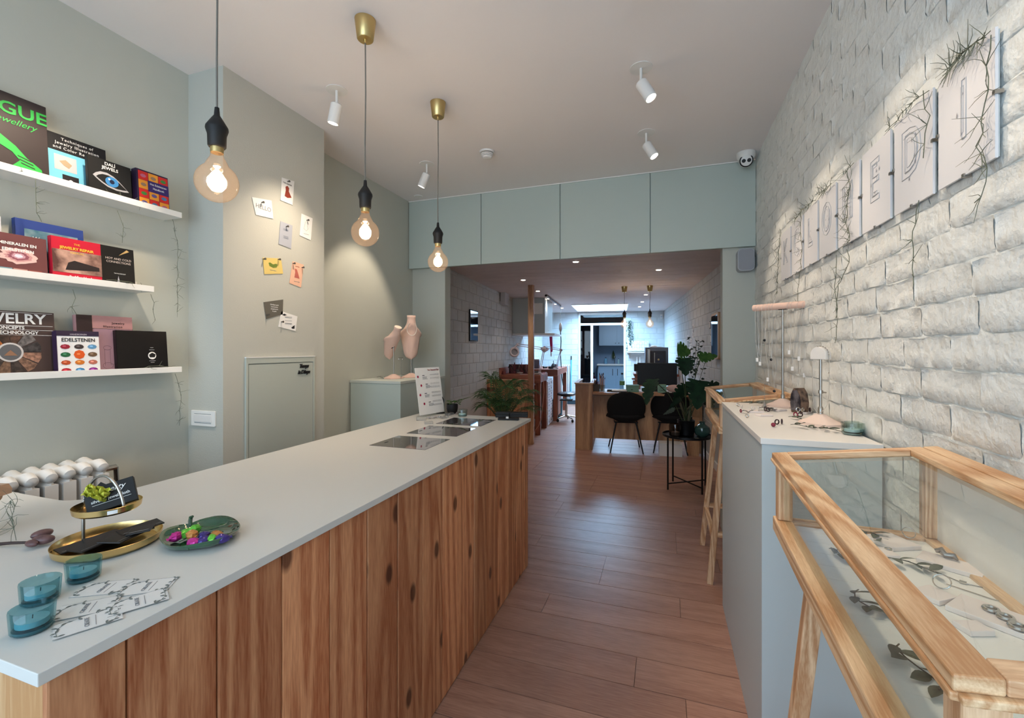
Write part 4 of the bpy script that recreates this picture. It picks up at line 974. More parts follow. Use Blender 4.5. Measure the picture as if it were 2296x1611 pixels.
cd = [(395, 1203, 'pink', 'lone pink wrapped sweet at the left of the green dish'), (417, 1196, 'green', 'green wrapped sweet at the back left of the sweet pile'), (437, 1193, 'green', 'large green wrapper on top of the sweet pile'), (430, 1205, 'orange', 'orange wrapped sweet in the middle of the pile'), (435, 1216, 'pink', 'pink wrapped sweet at the front of the pile'),
      (457, 1201, 'purple', 'purple wrapped sweet at the back of the pile'), (457, 1213, 'purple', 'purple wrapped sweet at the front of the pile'), (475, 1209, 'green', 'slim green wrapped sweet between two purple ones'), (485, 1199, 'orange', 'orange wrapped sweet at the back right of the dish'), (497, 1207, 'purple', 'purple wrapped sweet at the right of the green dish')]
rr = random.Random(8)
for i, (px, py, c, lab) in enumerate(cd):
    q = at_z(px, py+2, CZ+.018); mb = MB()
    mb.ball((0, 0, 0), .0142, 9, 6, (1.15, .85, .75)); mb.v = [tuple(x+rr.uniform(-.0013, .0013) for x in v_) for v_ in mb.v]
    t = T('wrapped_sweet', lab, 'sweet', (q[0], q[1], CZ+(.0185 if i not in (2, 3) else .025)), R(rr.uniform(0, 180)), 'wrapped sweets in the green leaf dish')
    m_ = mat('foil_'+c, cs[c], .25, .35)
    O('wrapper', mb, m_, t)
    O('twist', MB().add([(.011, 0, 0), (.019, -.006, .003), (.021, 0, -.002), (.019, .006, .003)], [(0, 1, 2), (0, 2, 3)]).add([(-.011, 0, 0), (-.019, -.006, .003), (-.021, 0, -.002), (-.019, .006, .003)], [(0, 2, 1), (0, 3, 2)]), m_, t)
# business cards
for i, (bl, br, tl, lab) in enumerate(((( 164, 1344), (256, 1335), (216, 1306), 'white business card farthest left in the back row of loose cards'), ((266, 1342), (358, 1330), (306, 1305), 'white business card farthest right in the back row of loose cards'),
        ((121, 1398), (231, 1376), (159, 1357), 'white business card in the middle row by the tealight glass'), ((143, 1434), (262, 1396), (136, 1400), 'white business card nearest the counter edge'), ((259, 1385), (365, 1353), (257, 1353), 'white business card at the front right of the loose cards'))):
    A, B, D = Vector(at_z(*bl, CZ)), Vector(at_z(*br, CZ)), Vector(at_z(*tl, CZ))
    c = (B+D)/2; ang = math.atan2(B.y-A.y, B.x-A.x)
    t = T('business_card', lab, 'card', (c.x, c.y, CZ+.0004+.0005*i), ang, 'white business cards spread on the counter')
    O('card', MB().box(-.041, -.026, 0, .041, .026, .0004), mat('card_white', (222, 221, 218), .6), t)
    text('CREATIE', .0085, INKG, t, 0, 0, loc=(-.002, 0, .0009), flatrot=(0, 0, R(90))); 
    O('line_print', MB().box(.008, -.018, .0005, .0088, .018, .0008), INKG, t)
    lm = MB()
    for sx_, pts_ in ((-1, [(-.036, -.02), (-.038, -.006), (-.036, .008), (-.026, .021), (-.012, .023)]), (1, [(.036, .022), (.037, .008), (.037, -.008), (.03, -.02), (.02, -.022)])):
        lm.tube([(x, y, .0006) for x, y in pts_], .0004, 4)
        for k, (x, y) in enumerate(pts_): leaf_at(lm, Vector((x, y, .0008)), k*1.3, 0, .009, .004, 0); leaf_at(lm, Vector((x, y, .0008)), k*1.3+2.2, 0, .007, .0034, 0)
    O('leaf_print', lm, mat('leaf_ink', (112, 118, 114), .7), t)
    for yy in (-.026, .0256): O('edge_line', MB().box(-.041, yy, .0002, .041, yy+.0004, .0006), INKG, t)
# seed pods, twig and paper bag at the left edge
q = counter(20, 1228)
t = T('driftwood_twig', 'dark twig with rose brown seed pods lying beside the brass tray', 'twig', q, R(15))
q2 = Vector(counter(110, 1224))-Vector(q); L = q2.length; t.rotation_euler[2] = math.atan2(q2.y, q2.x)
O('stem', MB().tube([(-.06, 0, .006), (.0, .003, .008), (L*.5, -.003, .01), (L*.8, .003, .012)], [.004, .0035, .003, .002], 8), mat('twig_brown', (60, 44, 40), .6), t, True)
for i, (x, y, z, a, s_) in enumerate(((L*.62, .02, .02, 1.0, 1.1), (L*.85, .0, .014, .2, 1.2), (L*.72, -.014, .012, -.4, .9))):
    O('seed_pod', MB().ball((x, y, z), .014*s_, 12, 8, (1.3, .8, .62), M=Matrix.Rotation(a, 4, 'Z')), mat('pod_rose', (116, 84, 82), .35, col2=(88, 62, 62), vs=60), t, True)
airplant('air_plant', 'bushy grey air plant standing on the twig by the paper bag', 'air plant', [(0, 0, 0), (-.004, 0, .03), (-.01, 0, .055), (-.002, 0, .08), (-.012, 0, .095)], hair=.05, step=.016, seed=33, loc=counter(35, 1215), rz=YAW, dens=5, r=.0008, group='grey air plants on the counter')
KRAFT = mat('kraft_paper', (186, 148, 118), .85, bump=.5, bs=30, bdist=.003)
q = (-1.548, .555)
t = T('paper_bag', 'crumpled brown paper bag cut off by the left edge of the counter', 'bag', (q[0], q[1], CZ+.0003), R(35))
rr = random.Random(6); mb = MB(); n = 14
for k, (z, r_) in enumerate(((0, .028), (.03, .036), (.06, .046), (.09, .056), (.115, .06), (.125, .064), (.112, .067), (.10, .066))):
    for j in range(n): a = 2*PI*j/n; q_ = r_*(1+.08*((j % 2)*2-1)*(k > 2))+rr.uniform(-.002, .002); mb.v.append((q_*math.cos(a)*1.3, q_*math.sin(a), z+rr.uniform(-.003, .003)))
for k in range(7):
    for j in range(n): mb.f.append((k*n+j, k*n+(j+1) % n, (k+1)*n+(j+1) % n, (k+1)*n+j))
mb.f.append(tuple(range(n))[::-1])
O('bag', mb, KRAFT, t)

# ------------------------------------------------------------------ sage plinth in the alcove with necklace busts
def plinth(label, x0, y0, x1, y1, z, m, top):
    t = T('display_plinth', label, 'plinth', (x0, y0, 0))
    w, d = x1-x0, y1-y0
    O('body', MB().box(0, 0, 0, w, d, z-.02), m, t, bevel=.001); O('top_board', MB().box(-.004, -.004, z-.0195, w+.002, d+.002, z), top, t, bevel=.0008)
    return t
PZ = 1.16
plinth('sage painted display plinth in the alcove carrying two necklace busts', -2.29, 2.85, -1.845, 3.55, PZ, SAGEF, mat('sage_top', (200, 206, 198), .5))
def bust(label, loc, rz, h, sc=1.0, necklace=None, lean=0, length=1.0):
    t = T('necklace_bust', label, 'display bust', loc, rz)
    bs_ = MB(); n = 24
    for (r_, z) in ((.075, .0005), (.075, .008), (.045, .022), (.018, .036), (.006, .038)):
        for j in range(n): a = 2*PI*j/n; q = 1/max(abs(math.cos(a)), abs(math.sin(a)))**.35; bs_.v.append((r_*q*math.cos(a), r_*q*math.sin(a)*.8, z))
    for k in range(4):
        for j in range(n): bs_.f.append((k*n+j, k*n+(j+1) % n, (k+1)*n+(j+1) % n, (k+1)*n+j))
    bs_.f.append(tuple(range(n))[::-1])
    O('base', bs_, PINK, t, True)
    O('pole', MB().tube([(0, 0, .03), (0, 0, h-.18*sc)], .004, 10), STEEL, t, True)
    O('wing_screw', MB().tube([(-.022, 0, h-.22*sc), (.008, 0, h-.205*sc)], .003, 6), BLACKM, t)
    # curved bib: grid over width (s) and length (v); neck at the top, shoulders, long tongue in front
    body = MB(); nu, nv = 16, 22
    def prof(v):
        if v < .13: return .036-.03*v, 0
        if v < .30: k = (v-.13)/.17; return .032+.060*math.sin(k*PI/2), 0
        k = (v-.30)/.70; return (.092-.046*k)*max(.0, 1-max(0, k-.8)**2*24)**.5+.001, 0
    zt = h; Lz = .36*sc*length
    for j in range(nv+1):
        v = j/nv; w_ = prof(v)[0]*sc
        z = zt-Lz*v; bulge = .03*sc*math.sin(min(1, v/.5)*PI/2)-.10*sc*max(0, v-.45)**1.3*0
        wrap = R(150 if v < .12 else 150-40*min(1, (v-.12)/.2)) if v < .3 else R(110-70*(v-.3)/.7)
        r_ = w_/math.sin(min(PI/2, wrap/1.0)) if False else w_
        for i in range(nu+1):
            u = (i/nu-.5)*2; a = u*wrap
            x = r_*math.sin(a) if v < .14 else w_*u
            y = -r_*math.cos(a) if v < .14 else -bulge-(.034*sc)*(1-min(1, (v-.12)/.22))+(.055*sc if v < .5 else .055*sc*(1-(v-.5)))*abs(u)**2.2*1.2
            if v >= .14 and v < .5: z2 = z-.045*sc*abs(u)**2*(1-max(0, v-.34)/.16)
            else: z2 = z
            body.v.append((x, y, z2))
    for j in range(nv):
        for i in range(nu): a = j*(nu+1)+i; body.f.append((a, a+1, a+nu+2, a+nu+1))
    M = Matrix.Translation((0, 0, h-.15*sc)) @ Matrix.Rotation(R(lean), 4, 'X') @ Matrix.Translation((0, 0, -(h-.15*sc)))
    body.v = [tuple(M @ Vector(p)) for p in body.v]
    o = O('bib', body, PINK, t, True, ang=80); o.modifiers.new('s', 'SOLIDIFY').thickness = .006*sc; o.modifiers['s'].offset = 1
    O('neck_cap', MB().lathe([(.0335*sc, -.002), (.0345*sc, .003), (.001, .004)], 24, M=M @ Matrix.Translation((0, 0, h))), mat('cap_cream', (244, 226, 208), .8), t, True)
    if necklace:
        c = [M @ Vector((necklace*.5*math.sin(a), -.044*sc-.022*sc*(1-abs(math.sin(a))*.6)+.018*sc*abs(math.sin(a)), h-.055*sc-.085*sc*(1+math.cos(a))/1.0*.62)) for a in [R(-150+300*k/24) for k in range(25)]]
        O('necklace', MB().tube(c, .0022, 6, False), mat('pearl_cream', (244, 234, 220), .3), t, True)
    return t
q = at_z(883, 838, PZ); bust('tall rose velvet necklace bust wearing a pearl strand', (-2.02, 3.28, PZ), R(40), .52, 1.02, .08, 4, 1.0)
bust('short rose velvet necklace bust tilted sideways on a thin pole', (-2.07, 3.10, PZ), R(66), .43, .84, None, 30, .95)
t = T('earring_stand', 'clear earring stand with two bright studs on the alcove plinth', 'earring stand', at_z(899, 850, PZ))
O('rod', MB().tube([(0, 0, 0), (0, 0, .17)], .0015, 6), ACR, t); O('arm', MB().tube([(-.02, 0, .17), (.02, 0, .17)], .0012, 5), BLACKM, t)
for x in (-.018, .018): O('stud', MB().ball((x, -.003, .158), .006, 8, 6), CHROME, t, True)
def sprig(label, loc, rz, L=.12, n=7, lw=.018, ll=.032, m=None, seed=0, group='leafy sprigs among the jewellery', flatness=.25):
    rr = random.Random(seed+50); t = T('leafy_sprig', label, 'sprig', loc, rz, group)
    P_ = [Vector((L*k/8, .012*math.sin(k*.8+seed), .007+.004*math.sin(k*.9))) for k in range(9)]
    O('stem', MB().tube(P_, .0011, 5), mat('sprig_stem', (54, 56, 42), .6), t)
    for k in range(n):
        p = P_[1+int(k*7/n)]; mb = MB(); leaf_at(mb, Vector((0, 0, 0)), (1 if k % 2 else -1)*rr.uniform(.5, 1.2), rr.uniform(0, .5)*flatness*3, ll*rr.uniform(.8, 1.1), lw, .1, rr.uniform(-.5, .5))
        O('leaf', mb, m or mat('sprig_leaf', (88, 94, 76), .5, col2=(60, 68, 56), vs=40), t, loc=p)
    return t
for i, (px, py, a, lab) in enumerate(((845, 848, 20, 'tiny dark sprig before the short necklace bust'), (880, 850, 60, 'tiny dark sprig at the front corner of the alcove plinth'), (900, 844, 10, 'tiny dark sprig at the right of the alcove plinth'))):
    q = at_z(px, py, PZ); sprig(lab, (q[0], q[1], PZ+.0004), R(a), .07, 5, .008, .018, mat('sprig_dark', (44, 46, 40), .5), i)
# narrow dark board leaning in the alcove beside the plinth is only the plinth's own shade in the photograph

# ------------------------------------------------------------------ plinth on the right and its jewellery
RZ_ = 1.11
pr = plinth('tall white topped display plinth against the brick wall between the two showcases', .30, 1.64, .624, 2.68, RZ_, mat('plinth_grey', (190, 200, 202), .45), mat('plinth_top', (236, 232, 226), .35))
def on(px, py, z=RZ_): q = at_z(px, py, z); return (q[0], q[1], z+.0004)
# T stand with necklaces
t = T('necklace_t_stand', 'rose velvet T bar stand hung with fine necklaces at the back of the plinth', 'jewellery stand', (.56, 2.55, RZ_+.0004), R(-40))
M0 = MB(); n = 24
for (r_, z) in ((.078, .0), (.078, .010), (.05, .022), (.022, .038), (.014, .042)):
    for j in range(n): a = 2*PI*j/n; q_ = (abs(math.cos(a))**4+abs(math.sin(a))**4)**-.25; M0.v.append((r_*q_*math.cos(a)*.85, r_*q_*math.sin(a)*.7, z))
for k in range(4):
    for j in range(n): M0.f.append((k*n+j, k*n+(j+1) % n, (k+1)*n+(j+1) % n, (k+1)*n+j))
M0.f.append(tuple(range(n))[::-1]); M0.f.append(tuple(range(4*n, 5*n)))
ROSE = mat('rose_suede', (214, 190, 178), .9)
O('base', M0, ROSE, t, True)
O('pole', MB().tube([(0, 0, .04), (0, 0, .49)], .0055, 12).lathe([(.009, .04), (.009, .06), (.006, .065)], 14), STEEL, t, True)
O('bar', MB().tube([(-.15, 0, .505), (-.148, 0, .505), (.148, 0, .505), (.15, 0, .505)], [.012, .017, .017, .012], 18), PINK, t, True)
O('cradle', MB().box(-.02, -.006, .486, .02, .006, .490), BLACKM, t)
rr = random.Random(21)
for i, (x, dz, c) in enumerate(((-.13, .26, 0), (-.115, .28, 0), (-.095, .17, 1), (-.075, .36, 0), (-.06, .27, 1), (-.045, .43, 1), (.03, .22, 0), (.045, .30, 2), (.075, .25, 2), (.10, .33, 0))):
    nk = O('necklace', MB().tube([(x+.006*math.sin(a), .019*math.cos(a)*-1, .505+.019*math.sin(a)) for a in [PI*k/8 for k in range(9)]]+[(x, .018, .49), (x+.004, .012, .505-dz*.5), (x+.004, 0, .505-dz), (x, -.016, .505-dz*.6), (x, -.019, .505)], .0006, 4, False), mat('fine_silver', (214, 208, 200), .3, .6), t)
    if c == 1: O('pendant', MB().ball((x+.004, -.002, .505-dz), .007, 10, 8), mat('dark_stone', (22, 26, 34), .15), nk, True)
    else: O('price_tag', MB().box(x-.004, -.004, .505-dz-.022, x+.008, -.0035, .505-dz-.002), PAPER, nk)
# rounded bracelet stand
t = T('bracelet_stand', 'white rounded head stand draped with a fine silver necklace near the front of the plinth', 'jewellery stand', (.563, 1.99, RZ_+.0004), R(-55))
O('base', MB().add(M0.v, M0.f), mat('rose_pale', (232, 208, 194), .85), t, True)
O('pole', MB().tube([(0, 0, .04), (0, 0, .25)], .005, 12).lathe([(.009, .04), (.009, .065), (.006, .07)], 14), STEEL, t, True)
hd = [(-.032, .25), (.032, .25)]+[(.032*math.cos(a), .268+.03*math.sin(a)) for a in [PI*k/12 for k in range(13)]]
O('head', MB().face(hd, -.014, .014), mat('suede_white', (226, 220, 212), .9), t, bevel=.002)
O('clamp', MB().tube([(-.008, 0, .125), (.022, 0, .125)], .003, 6).lathe([(.008, .12), (.008, .132)], 10), STEEL, t)
nk = [(.034*math.cos(a), 0, .268+.032*math.sin(a)) for a in [PI*k/10 for k in range(11)]]
nk = [(.03, -.004, .08)]+[(.034, 0, .12), (.034, 0, .2)]+nk+[(-.034, 0, .2), (-.032, 0, .12), (-.02, -.006, .06), (0, -.012, .042), (.02, -.008, .06), (.03, -.004, .08)]
nl = O('necklace', MB().tube(nk, .0011, 5, False), mat('fine_silver', (214, 208, 200), .3, .6), t)
for k in range(12): O('link', MB().ball((nk[3+k if k < 11 else 2][0], -.001, nk[3+k if k < 11 else 2][2]), .0026, 6, 4), CHROME, nl)
# geode bookend and tealights
t = T('geode_slice', 'dark brown and grey agate half standing upright against the brick wall', 'stone', (.575, 2.33, RZ_+.0004), R(-70))
rr = random.Random(14)
ol = [(-.033, 0), (-.04, .04), (-.036, .08), (-.018, .108), (.01, .112), (.03, .09), (.04, .05), (.034, 0)]
O('rind', MB().face([(x*1.04, z*1.02) for x, z in ol], -.014, .02), mat('agate_rind', (120, 96, 80), .8, col2=(50, 38, 34), vs=50, bump=1, bs=60), t, bevel=.003)
O('polished_face', MB().face([(x*.85, .01+z*.84) for x, z in ol], -.0165, -.0145), mat('agate_face', (110, 104, 108), .15, col2=(44, 40, 46), vs=30), t)
tealight(on(1808, 914), 'clear tealight glass in front of the agate half', GT, GREYG, .031, .04)
tealight(on(1918, 974), 'clear tealight glass at the front right of the plinth, nearer of the pair', GT, GREYG, .031, .04)
tealight((.60, 1.80, RZ_+.0004), 'clear tealight glass close to the brick wall, farther of the pair', GT, GREYG, .031, .04)
SLAB = mat('slab_white', (240, 228, 222), .5)
def pad(label, loc, rz, w_, d_, h_, items, seed=0):
    rr = random.Random(seed); t = T('jewellery_pad', label, 'display pad', loc, rz, 'white jewellery pads')
    O('block', MB().box(-w_/2, -d_/2, 0, w_/2, d_, h_), SLAB, t, bevel=.001)
    return t
def ring(label, loc, rz, r=.009, m=None, stone=None, stand=True, group='rings and earrings on display', w=.0016):
    t = T('ring', label, 'ring', loc, rz, group)
    P_ = [(r*math.cos(2*PI*k/18), 0, r+w+r*math.sin(2*PI*k/18)) for k in range(19)] if stand else [(r*math.cos(2*PI*k/18), r*math.sin(2*PI*k/18), w) for k in range(19)]
    O('band', MB().tube(P_, w, 6, False), m or CHROME, t, True)
    if stone: O('stone', MB().ball((0, 0, 2*r+w+.002) if stand else (r, 0, w+.002), .005, 8, 6), stone, t)
    return t
GARN = mat('garnet', (130, 40, 60), .1); DKS = mat('dark_bead', (60, 40, 44), .12); PEARL = mat('pearl', (232, 220, 210), .2)
for i, (px, py, w_, d_, lab) in enumerate(((1693, 926, .05, .03, 'left white pad with two pearl rings on the plinth'), (1715, 934, .045, .026, 'white pad in front of the pearl rings'), (1750, 922, .04, .026, 'white pad before the T bar stand'), (1808, 928, .05, .024, 'white pad before the clear tealight glass and agate'), (1836, 934, .04, .02, 'white pad beside the foot of the white rounded stand'))):
    pad(lab, on(px, py), R(10+15*i), w_*1.3, d_, .009, 0, i)
for i, (px, py, m, st, lab) in enumerate(((1688, 917, PEARL, None, 'pearl ring standing on the left white pad'), (1701, 918, PEARL, None, 'second pearl ring standing on the left white pad, right of the first'), (1716, 919, DKS, None, 'dark ring standing at the right end of the left white pad'), (1722, 920, DKS, None, 'dark ring leaning beside the leafy sprig'),
        (1790, 920, CHROME, None, 'silver ring on the pad before the agate'), (1800, 921, CHROME, None, 'silver ring in the middle of the pad before the agate'), (1816, 921, DKS, None, 'dark ring at the right of the pad before the agate'),
        (1784, 932, GARN, None, 'dark red ring standing left in the middle of the plinth'), (1794, 932, DKS, None, 'dark ring standing right in the middle of the plinth'), (1742, 949, DKS, None, 'dark beaded ring near the front edge of the plinth, left'), (1753, 948, DKS, None, 'dark beaded ring near the front edge of the plinth, right'),
        (1661, 922, GARN, None, 'small reddish ring near the left edge of the plinth'), (1675, 934, CHROME, None, 'small silver ring near the left edge of the plinth'), (1655, 908, CHROME, None, 'tiny silver earring at the back left of the plinth'), (1663, 912, PEARL, None, 'tiny white earring at the back left of the plinth'))):
    pz = RZ_+.0094 if i < 3 or i in (4, 5, 6) else RZ_+.0004
    q = at_z(px, py+4, pz); ring(lab, (q[0], q[1], pz), R(30+40*i), .0085 if i < 11 else .006, m, st, w=.0024)
o = O('bead', MB().ball((0, 0, .008), .008, 12, 8), GARN, loc=on(1734, 958), smooth=True); tag(o, 'dark pink round bead near the front edge of the plinth', 'bead')
o = O('necklace_cone', MB().lathe([(.014, 0), (.006, .012), (.001, .03), (.0006, .12)], 16), mat('cone_grey', (150, 146, 140), .4), loc=on(1714, 914), smooth=True); tag(o, 'small grey cone ring holder with a thin spike', 'ring holder')
for i, (px, py, a, L, lab, dk) in enumerate(((1680, 908, 10, .12, 'dark leafy sprig at the back of the plinth by the T bar stand', 1), (1700, 919, -10, .07, 'dark leaves beside the pearl rings', 1), (1760, 913, 0, .07, 'grey leaf cluster before the foot of the T bar stand', 0), (1768, 940, 10, .07, 'grey green sprig under the dark red ring', 0), (1772, 957, -5, .10, 'sprig with a dark stem pointing to the rounded stand', 0), (1840, 965, -25, .11, 'sprig at the foot of the rounded stand by the tealights', 0), (1664, 926, 0, .03, 'single dark leaf near the left edge of the plinth', 1))):
    sprig(lab, on(px, py), R(a-20), L*1.15, 7 if L > .05 else 2, .014, .034, mat('sprig_dark', (44, 46, 40), .5) if dk else None, i+5)

# ------------------------------------------------------------------ the two pine showcases on splayed legs
def showcase(label, x0, x1, y0, y1, zf, zb, zbot, legs_out, rz=0):
    t = T('showcase', label, 'showcase', (x0, y0, 0), rz); w, L = x1-x0, y1-y0
    def zt(x): return zf+(zb-zf)*x/w
    fr = .031; th = .015
    sl = math.atan2(zb-zf, w)
    def lid(name, xa, xb, ya, yb, m):
        return O(name, MB().add([(xa, ya, zt(xa)-th), (xb, ya, zt(xb)-th), (xb, yb, zt(xb)-th), (xa, yb, zt(xa)-th), (xa, ya, zt(xa)), (xb, ya, zt(xb)), (xb, yb, zt(xb)), (xa, yb, zt(xa))],
                 [(0,3,2,1),(4,5,6,7),(0,1,5,4),(1,2,6,5),(2,3,7,6),(3,0,4,7)]), m, t, bevel=.002)
    hb = .032
    lid('lid_rail', -.004, fr, 0, L, PINEX); lid('lid_rail', w-fr-hb, w-hb, 0, L, PINEX)
    lid('lid_rail', fr+.0003, w-fr-hb-.0003, 0, fr, PINEW); lid('lid_rail', fr+.0003, w-fr-hb-.0003, L-fr, L, PINEW)
    lid('hinge_rail', w-hb+.003, w, 0, L, PINEX)
    O('moulding', MB().beam((-.001, -.001, zt(0)-th-.004), (-.001, L+.001, zt(0)-th-.004), .012, .008).beam((-.001, -.001, zt(0)-th-.004), (w, -.001, zt(w)-th-.004), .012, .008).beam((-.001, L+.001, zt(0)-th-.004), (w, L+.001, zt(w)-th-.004), .012, .008), PINEX, t, bevel=.002)
    O('lid_pane', MB().add([(fr-.006, fr-.006, zt(fr)-.012), (w-fr-hb+.006, fr-.006, zt(w-fr-hb)-.012), (w-fr-hb+.006, L-fr+.006, zt(w-fr-hb)-.012), (fr-.006, L-fr+.006, zt(fr)-.012)], [(0,1,2,3)]), GLASSG, t)
    pw = .034; pb = .038
    for x, y in ((.004, .004), (.004, L-pw-.004), (w-pw-.004, .004), (w-pw-.004, L-pw-.004)):
        O('corner_post', MB().box(x, y, zbot+pb+.0005, x+pw, y+pw, zt(x)-th-.003), PINEZ, t, bevel=.003)
    g = .0005
    O('bottom_rail', MB().box(-.002, 0, zbot, pb, L, zbot+pb), PINEX, t, bevel=.003); O('bottom_rail', MB().box(w-pb, 0, zbot, w, L, zbot+pb), PINEX, t, bevel=.003)
    for y in (0, L-pb): O('bottom_rail', MB().box(pb+g, y, zbot, w-pb-g, y+pb, zbot+pb), PINEW, t, bevel=.003)
    O('tray_floor', MB().box(pb+g, pb+g, zbot+.024, w-pb-g, L-pb-g, zbot+.030), mat('liner_white', (240, 238, 232), .6), t)
    O('pane', MB().box(.018, pw+.004, zbot+pb, .021, L-pw-.004, zt(.02)-th), GLASSG, t)
    for y in (.018, L-.021): O('pane', MB().face([(pw+.004, zbot+pb), (w-pw-.004, zbot+pb), (w-pw-.004, zt(w-pw)-th), (pw+.004, zt(pw)-th)], y, y+.003), GLASSG, t)
    O('back_board', MB().box(w-.016, pw+.004, zbot+pb, w-.012, L-pw-.004, zt(w)-th-.004), mat('liner_white', (240, 238, 232), .6), t)
    # splayed legs, stretchers
    LW_ = .034; lz = zbot
    tops = {(0, 0): (.05, .20), (0, 1): (.05, L-.22), (1, 0): (w-.05, .20), (1, 1): (w-.05, L-.22)}; pos = {}
    for (a, b), (x, y) in tops.items():
        fx = -legs_out if a == 0 else w-.03; fy = y+(.10 if b else .0)
        pos[(a, b)] = ((x, y), (fx, fy))
        O('leg', MB().beam((x, y, lz), (fx, fy, .0), LW_, LW_, up=(0, 1, 0)), PINEZ, t, bevel=.003)
    def at_h(k, z): (x, y), (fx, fy) = pos[k]; u = 1-z/lz; return (x+(fx-x)*u, y+(fy-y)*u, z)
    O('stretcher', MB().beam(at_h((0, 0), .27), at_h((0, 1), .27), .028, .03), PINEX, t, bevel=.002)
    for b in (0, 1): O('stretcher', MB().beam(at_h((0, b), .30), at_h((1, b), .30), .028, .03), PINEW, t, bevel=.002)
    return t
showcase('pine and glass showcase nearest the viewer at the lower right corner', .239, .586, .486, 1.372, 1.12, 1.165, .912, .02, R(-2.6))
showcase('pine and glass showcase beyond the white topped plinth, by the pier', .285, .632, 2.70, 3.58, 1.12, 1.165, .93, .03)
SZ = .9423
def ins(px, py, z=SZ): q = at_z(px, py, z); return (q[0], q[1], z)
for i, (px, py, a, L, lab) in enumerate(((1868, 1240, 12, .07, 'green sprig at the far left inside the near showcase'), (1925, 1330, -30, .08, 'green sprig at the middle left inside the near showcase'), (2030, 1455, -38, .10, 'large leafed green sprig nearest the viewer inside the near showcase'), (1990, 1255, -20, .09, 'grey green sprig in the middle of the near showcase'), (1940, 1200, -50, .05, 'small sprig at the far end inside the near showcase'))):
    q = ins(px-(14 if i < 3 else 0), py); sprig(lab, q, R(a-50 if i < 3 else a-20), L, 7, .016, .034, mat('sprig_green', (84, 92, 72), .5, col2=(58, 66, 50), vs=40), i+20, 'leafy sprigs inside the near showcase')
pads = ((2010, 1225, 25, .075, .05, 'white pad at the far end inside the near showcase'), (1975, 1248, 12, .06, .03, 'small white pad left of the far end inside the near showcase'), (2130, 1275, -35, .10, .04, 'white pad with a silver cuff by the back board of the near showcase'), (2105, 1345, 35, .05, .03, 'white pad with a link ring in the middle of the near showcase'), (2240, 1400, -42, .12, .05, 'long white pad with a row of earrings in the near showcase'), (2190, 1420, 20, .04, .02, 'small white pad with a chain near the corner of the near showcase'))
for i, (px, py, a, w_, d_, lab) in enumerate(pads):
    q = ins(px, py); pad(lab, q, R(a), w_, d_, .009, 0, i)
for i, (px, py, r_, lab) in enumerate(((2038, 1208, .012, 'thin silver ring on the far pad of the near showcase'), (1992, 1232, .006, 'tiny silver earring on the small pad in the near showcase'), (2112, 1322, .013, 'silver link ring on the middle pad of the near showcase'), (2222, 1370, .009, 'round silver earring, first in the row on the long pad'), (2255, 1388, .009, 'bright round earring, second in the row on the long pad'), (2283, 1410, .010, 'round silver earring, third in the row on the long pad'))):
    q = ins(px, py, SZ+.0095); ring(lab, q, R(-30+10*i), r_, None, None, i in (0, 2), 'rings and earrings inside the near showcase', .0012 if i < 3 else .003)
q = ins(2120, 1252, SZ+.0095); t = T('cuff_bracelet', 'wavy silver cuff on the pad by the back board', 'bracelet', q, R(-50))
O('cuff', MB().tube([(-.018, 0, .008), (-.01, .006, .012), (0, 0, .006), (.012, .006, .008), (.02, 0, .004)], [.004, .007, .006, .006, .002], 10), mat('old_silver', (150, 144, 138), .2, 1), t, True)
q = ins(2190, 1322); t = T('fine_chain', 'fine silver chain necklace loose on the white showcase floor', 'necklace', q, R(-30))
O('chain', MB().tube([(-.06, .03, .001), (-.02, .01, .001), (.03, .02, .001), (.07, -.02, .001), (.02, -.03, .001), (-.04, -.02, .001)], .0009, 5), CHROME, t); O('clasp', MB().box(-.024, .006, .0005, -.014, .014, .004), CHROME, t)

# ------------------------------------------------------------------ letter plates on the brick wall
letters = ['K', 'C', 'L', 'O', 'H', 'E', 'D', 'I']
names = ['letter plate farthest from the viewer, by the pier', 'second letter plate from the pier, shaded by moss', 'third letter plate from the pier', 'letter plate with a large round O', 'letter plate mostly covered by a hanging air plant', 'letter plate with an ornate E', 'second nearest letter plate, with an air plant over its top edge', 'nearest letter plate, with air plant along its upper and near edges']
PLX = .622
for i in range(8):
    k = 7-i; yc = 1.245+.2175*k; t = T('letter_plate', 'white '+names[i], 'wall plate', (PLX, yc, 1.91), R(-90), 'row of white letter plates on the brick wall')
    O('board', MB().box(-.097, -.001, -.13, .097, .004, .13), mat('plate_white', (222, 222, 225), .5), t)
    O('backing', MB().box(-.094, .0045, -.127, .094, .008, .127), mat('backing_grey', (190, 196, 196), .6), t)
    text(letters[i], .19, mat('letter_line', (186, 188, 192), .7), t, -.005 if i != 7 else .0, .01, y=-.0018, sx=.8, outline=.0009); text(letters[i], .15, mat('letter_line', (186, 188, 192), .7), t, -.006, .012, y=-.0018, sx=.62, outline=.0004)
    if True:
        rr = random.Random(i); mb = MB()
        for j in range(5):
            x, z = rr.uniform(-.03, .03), rr.uniform(-.06, .07)
            mb.add([(x, -.0026, z), (x+.003, -.0026, z+rr.uniform(.006, .018)), (x+.005, -.0026, z+.003)], [(0, 1, 2)])
        O('flourish_print', mb, mat('pencil', (140, 140, 146), .8), t)
    for x, z in ((-.0975, 0), (.0975, 0), (0, -.13)): O('clip', MB().box(x-.004, -.004, z-.004, x+.004, .01, z+.004), STEEL, t)
    O('standoff', MB().box(-.05, .0085, .02, .05, .022, .03), STEEL, t)
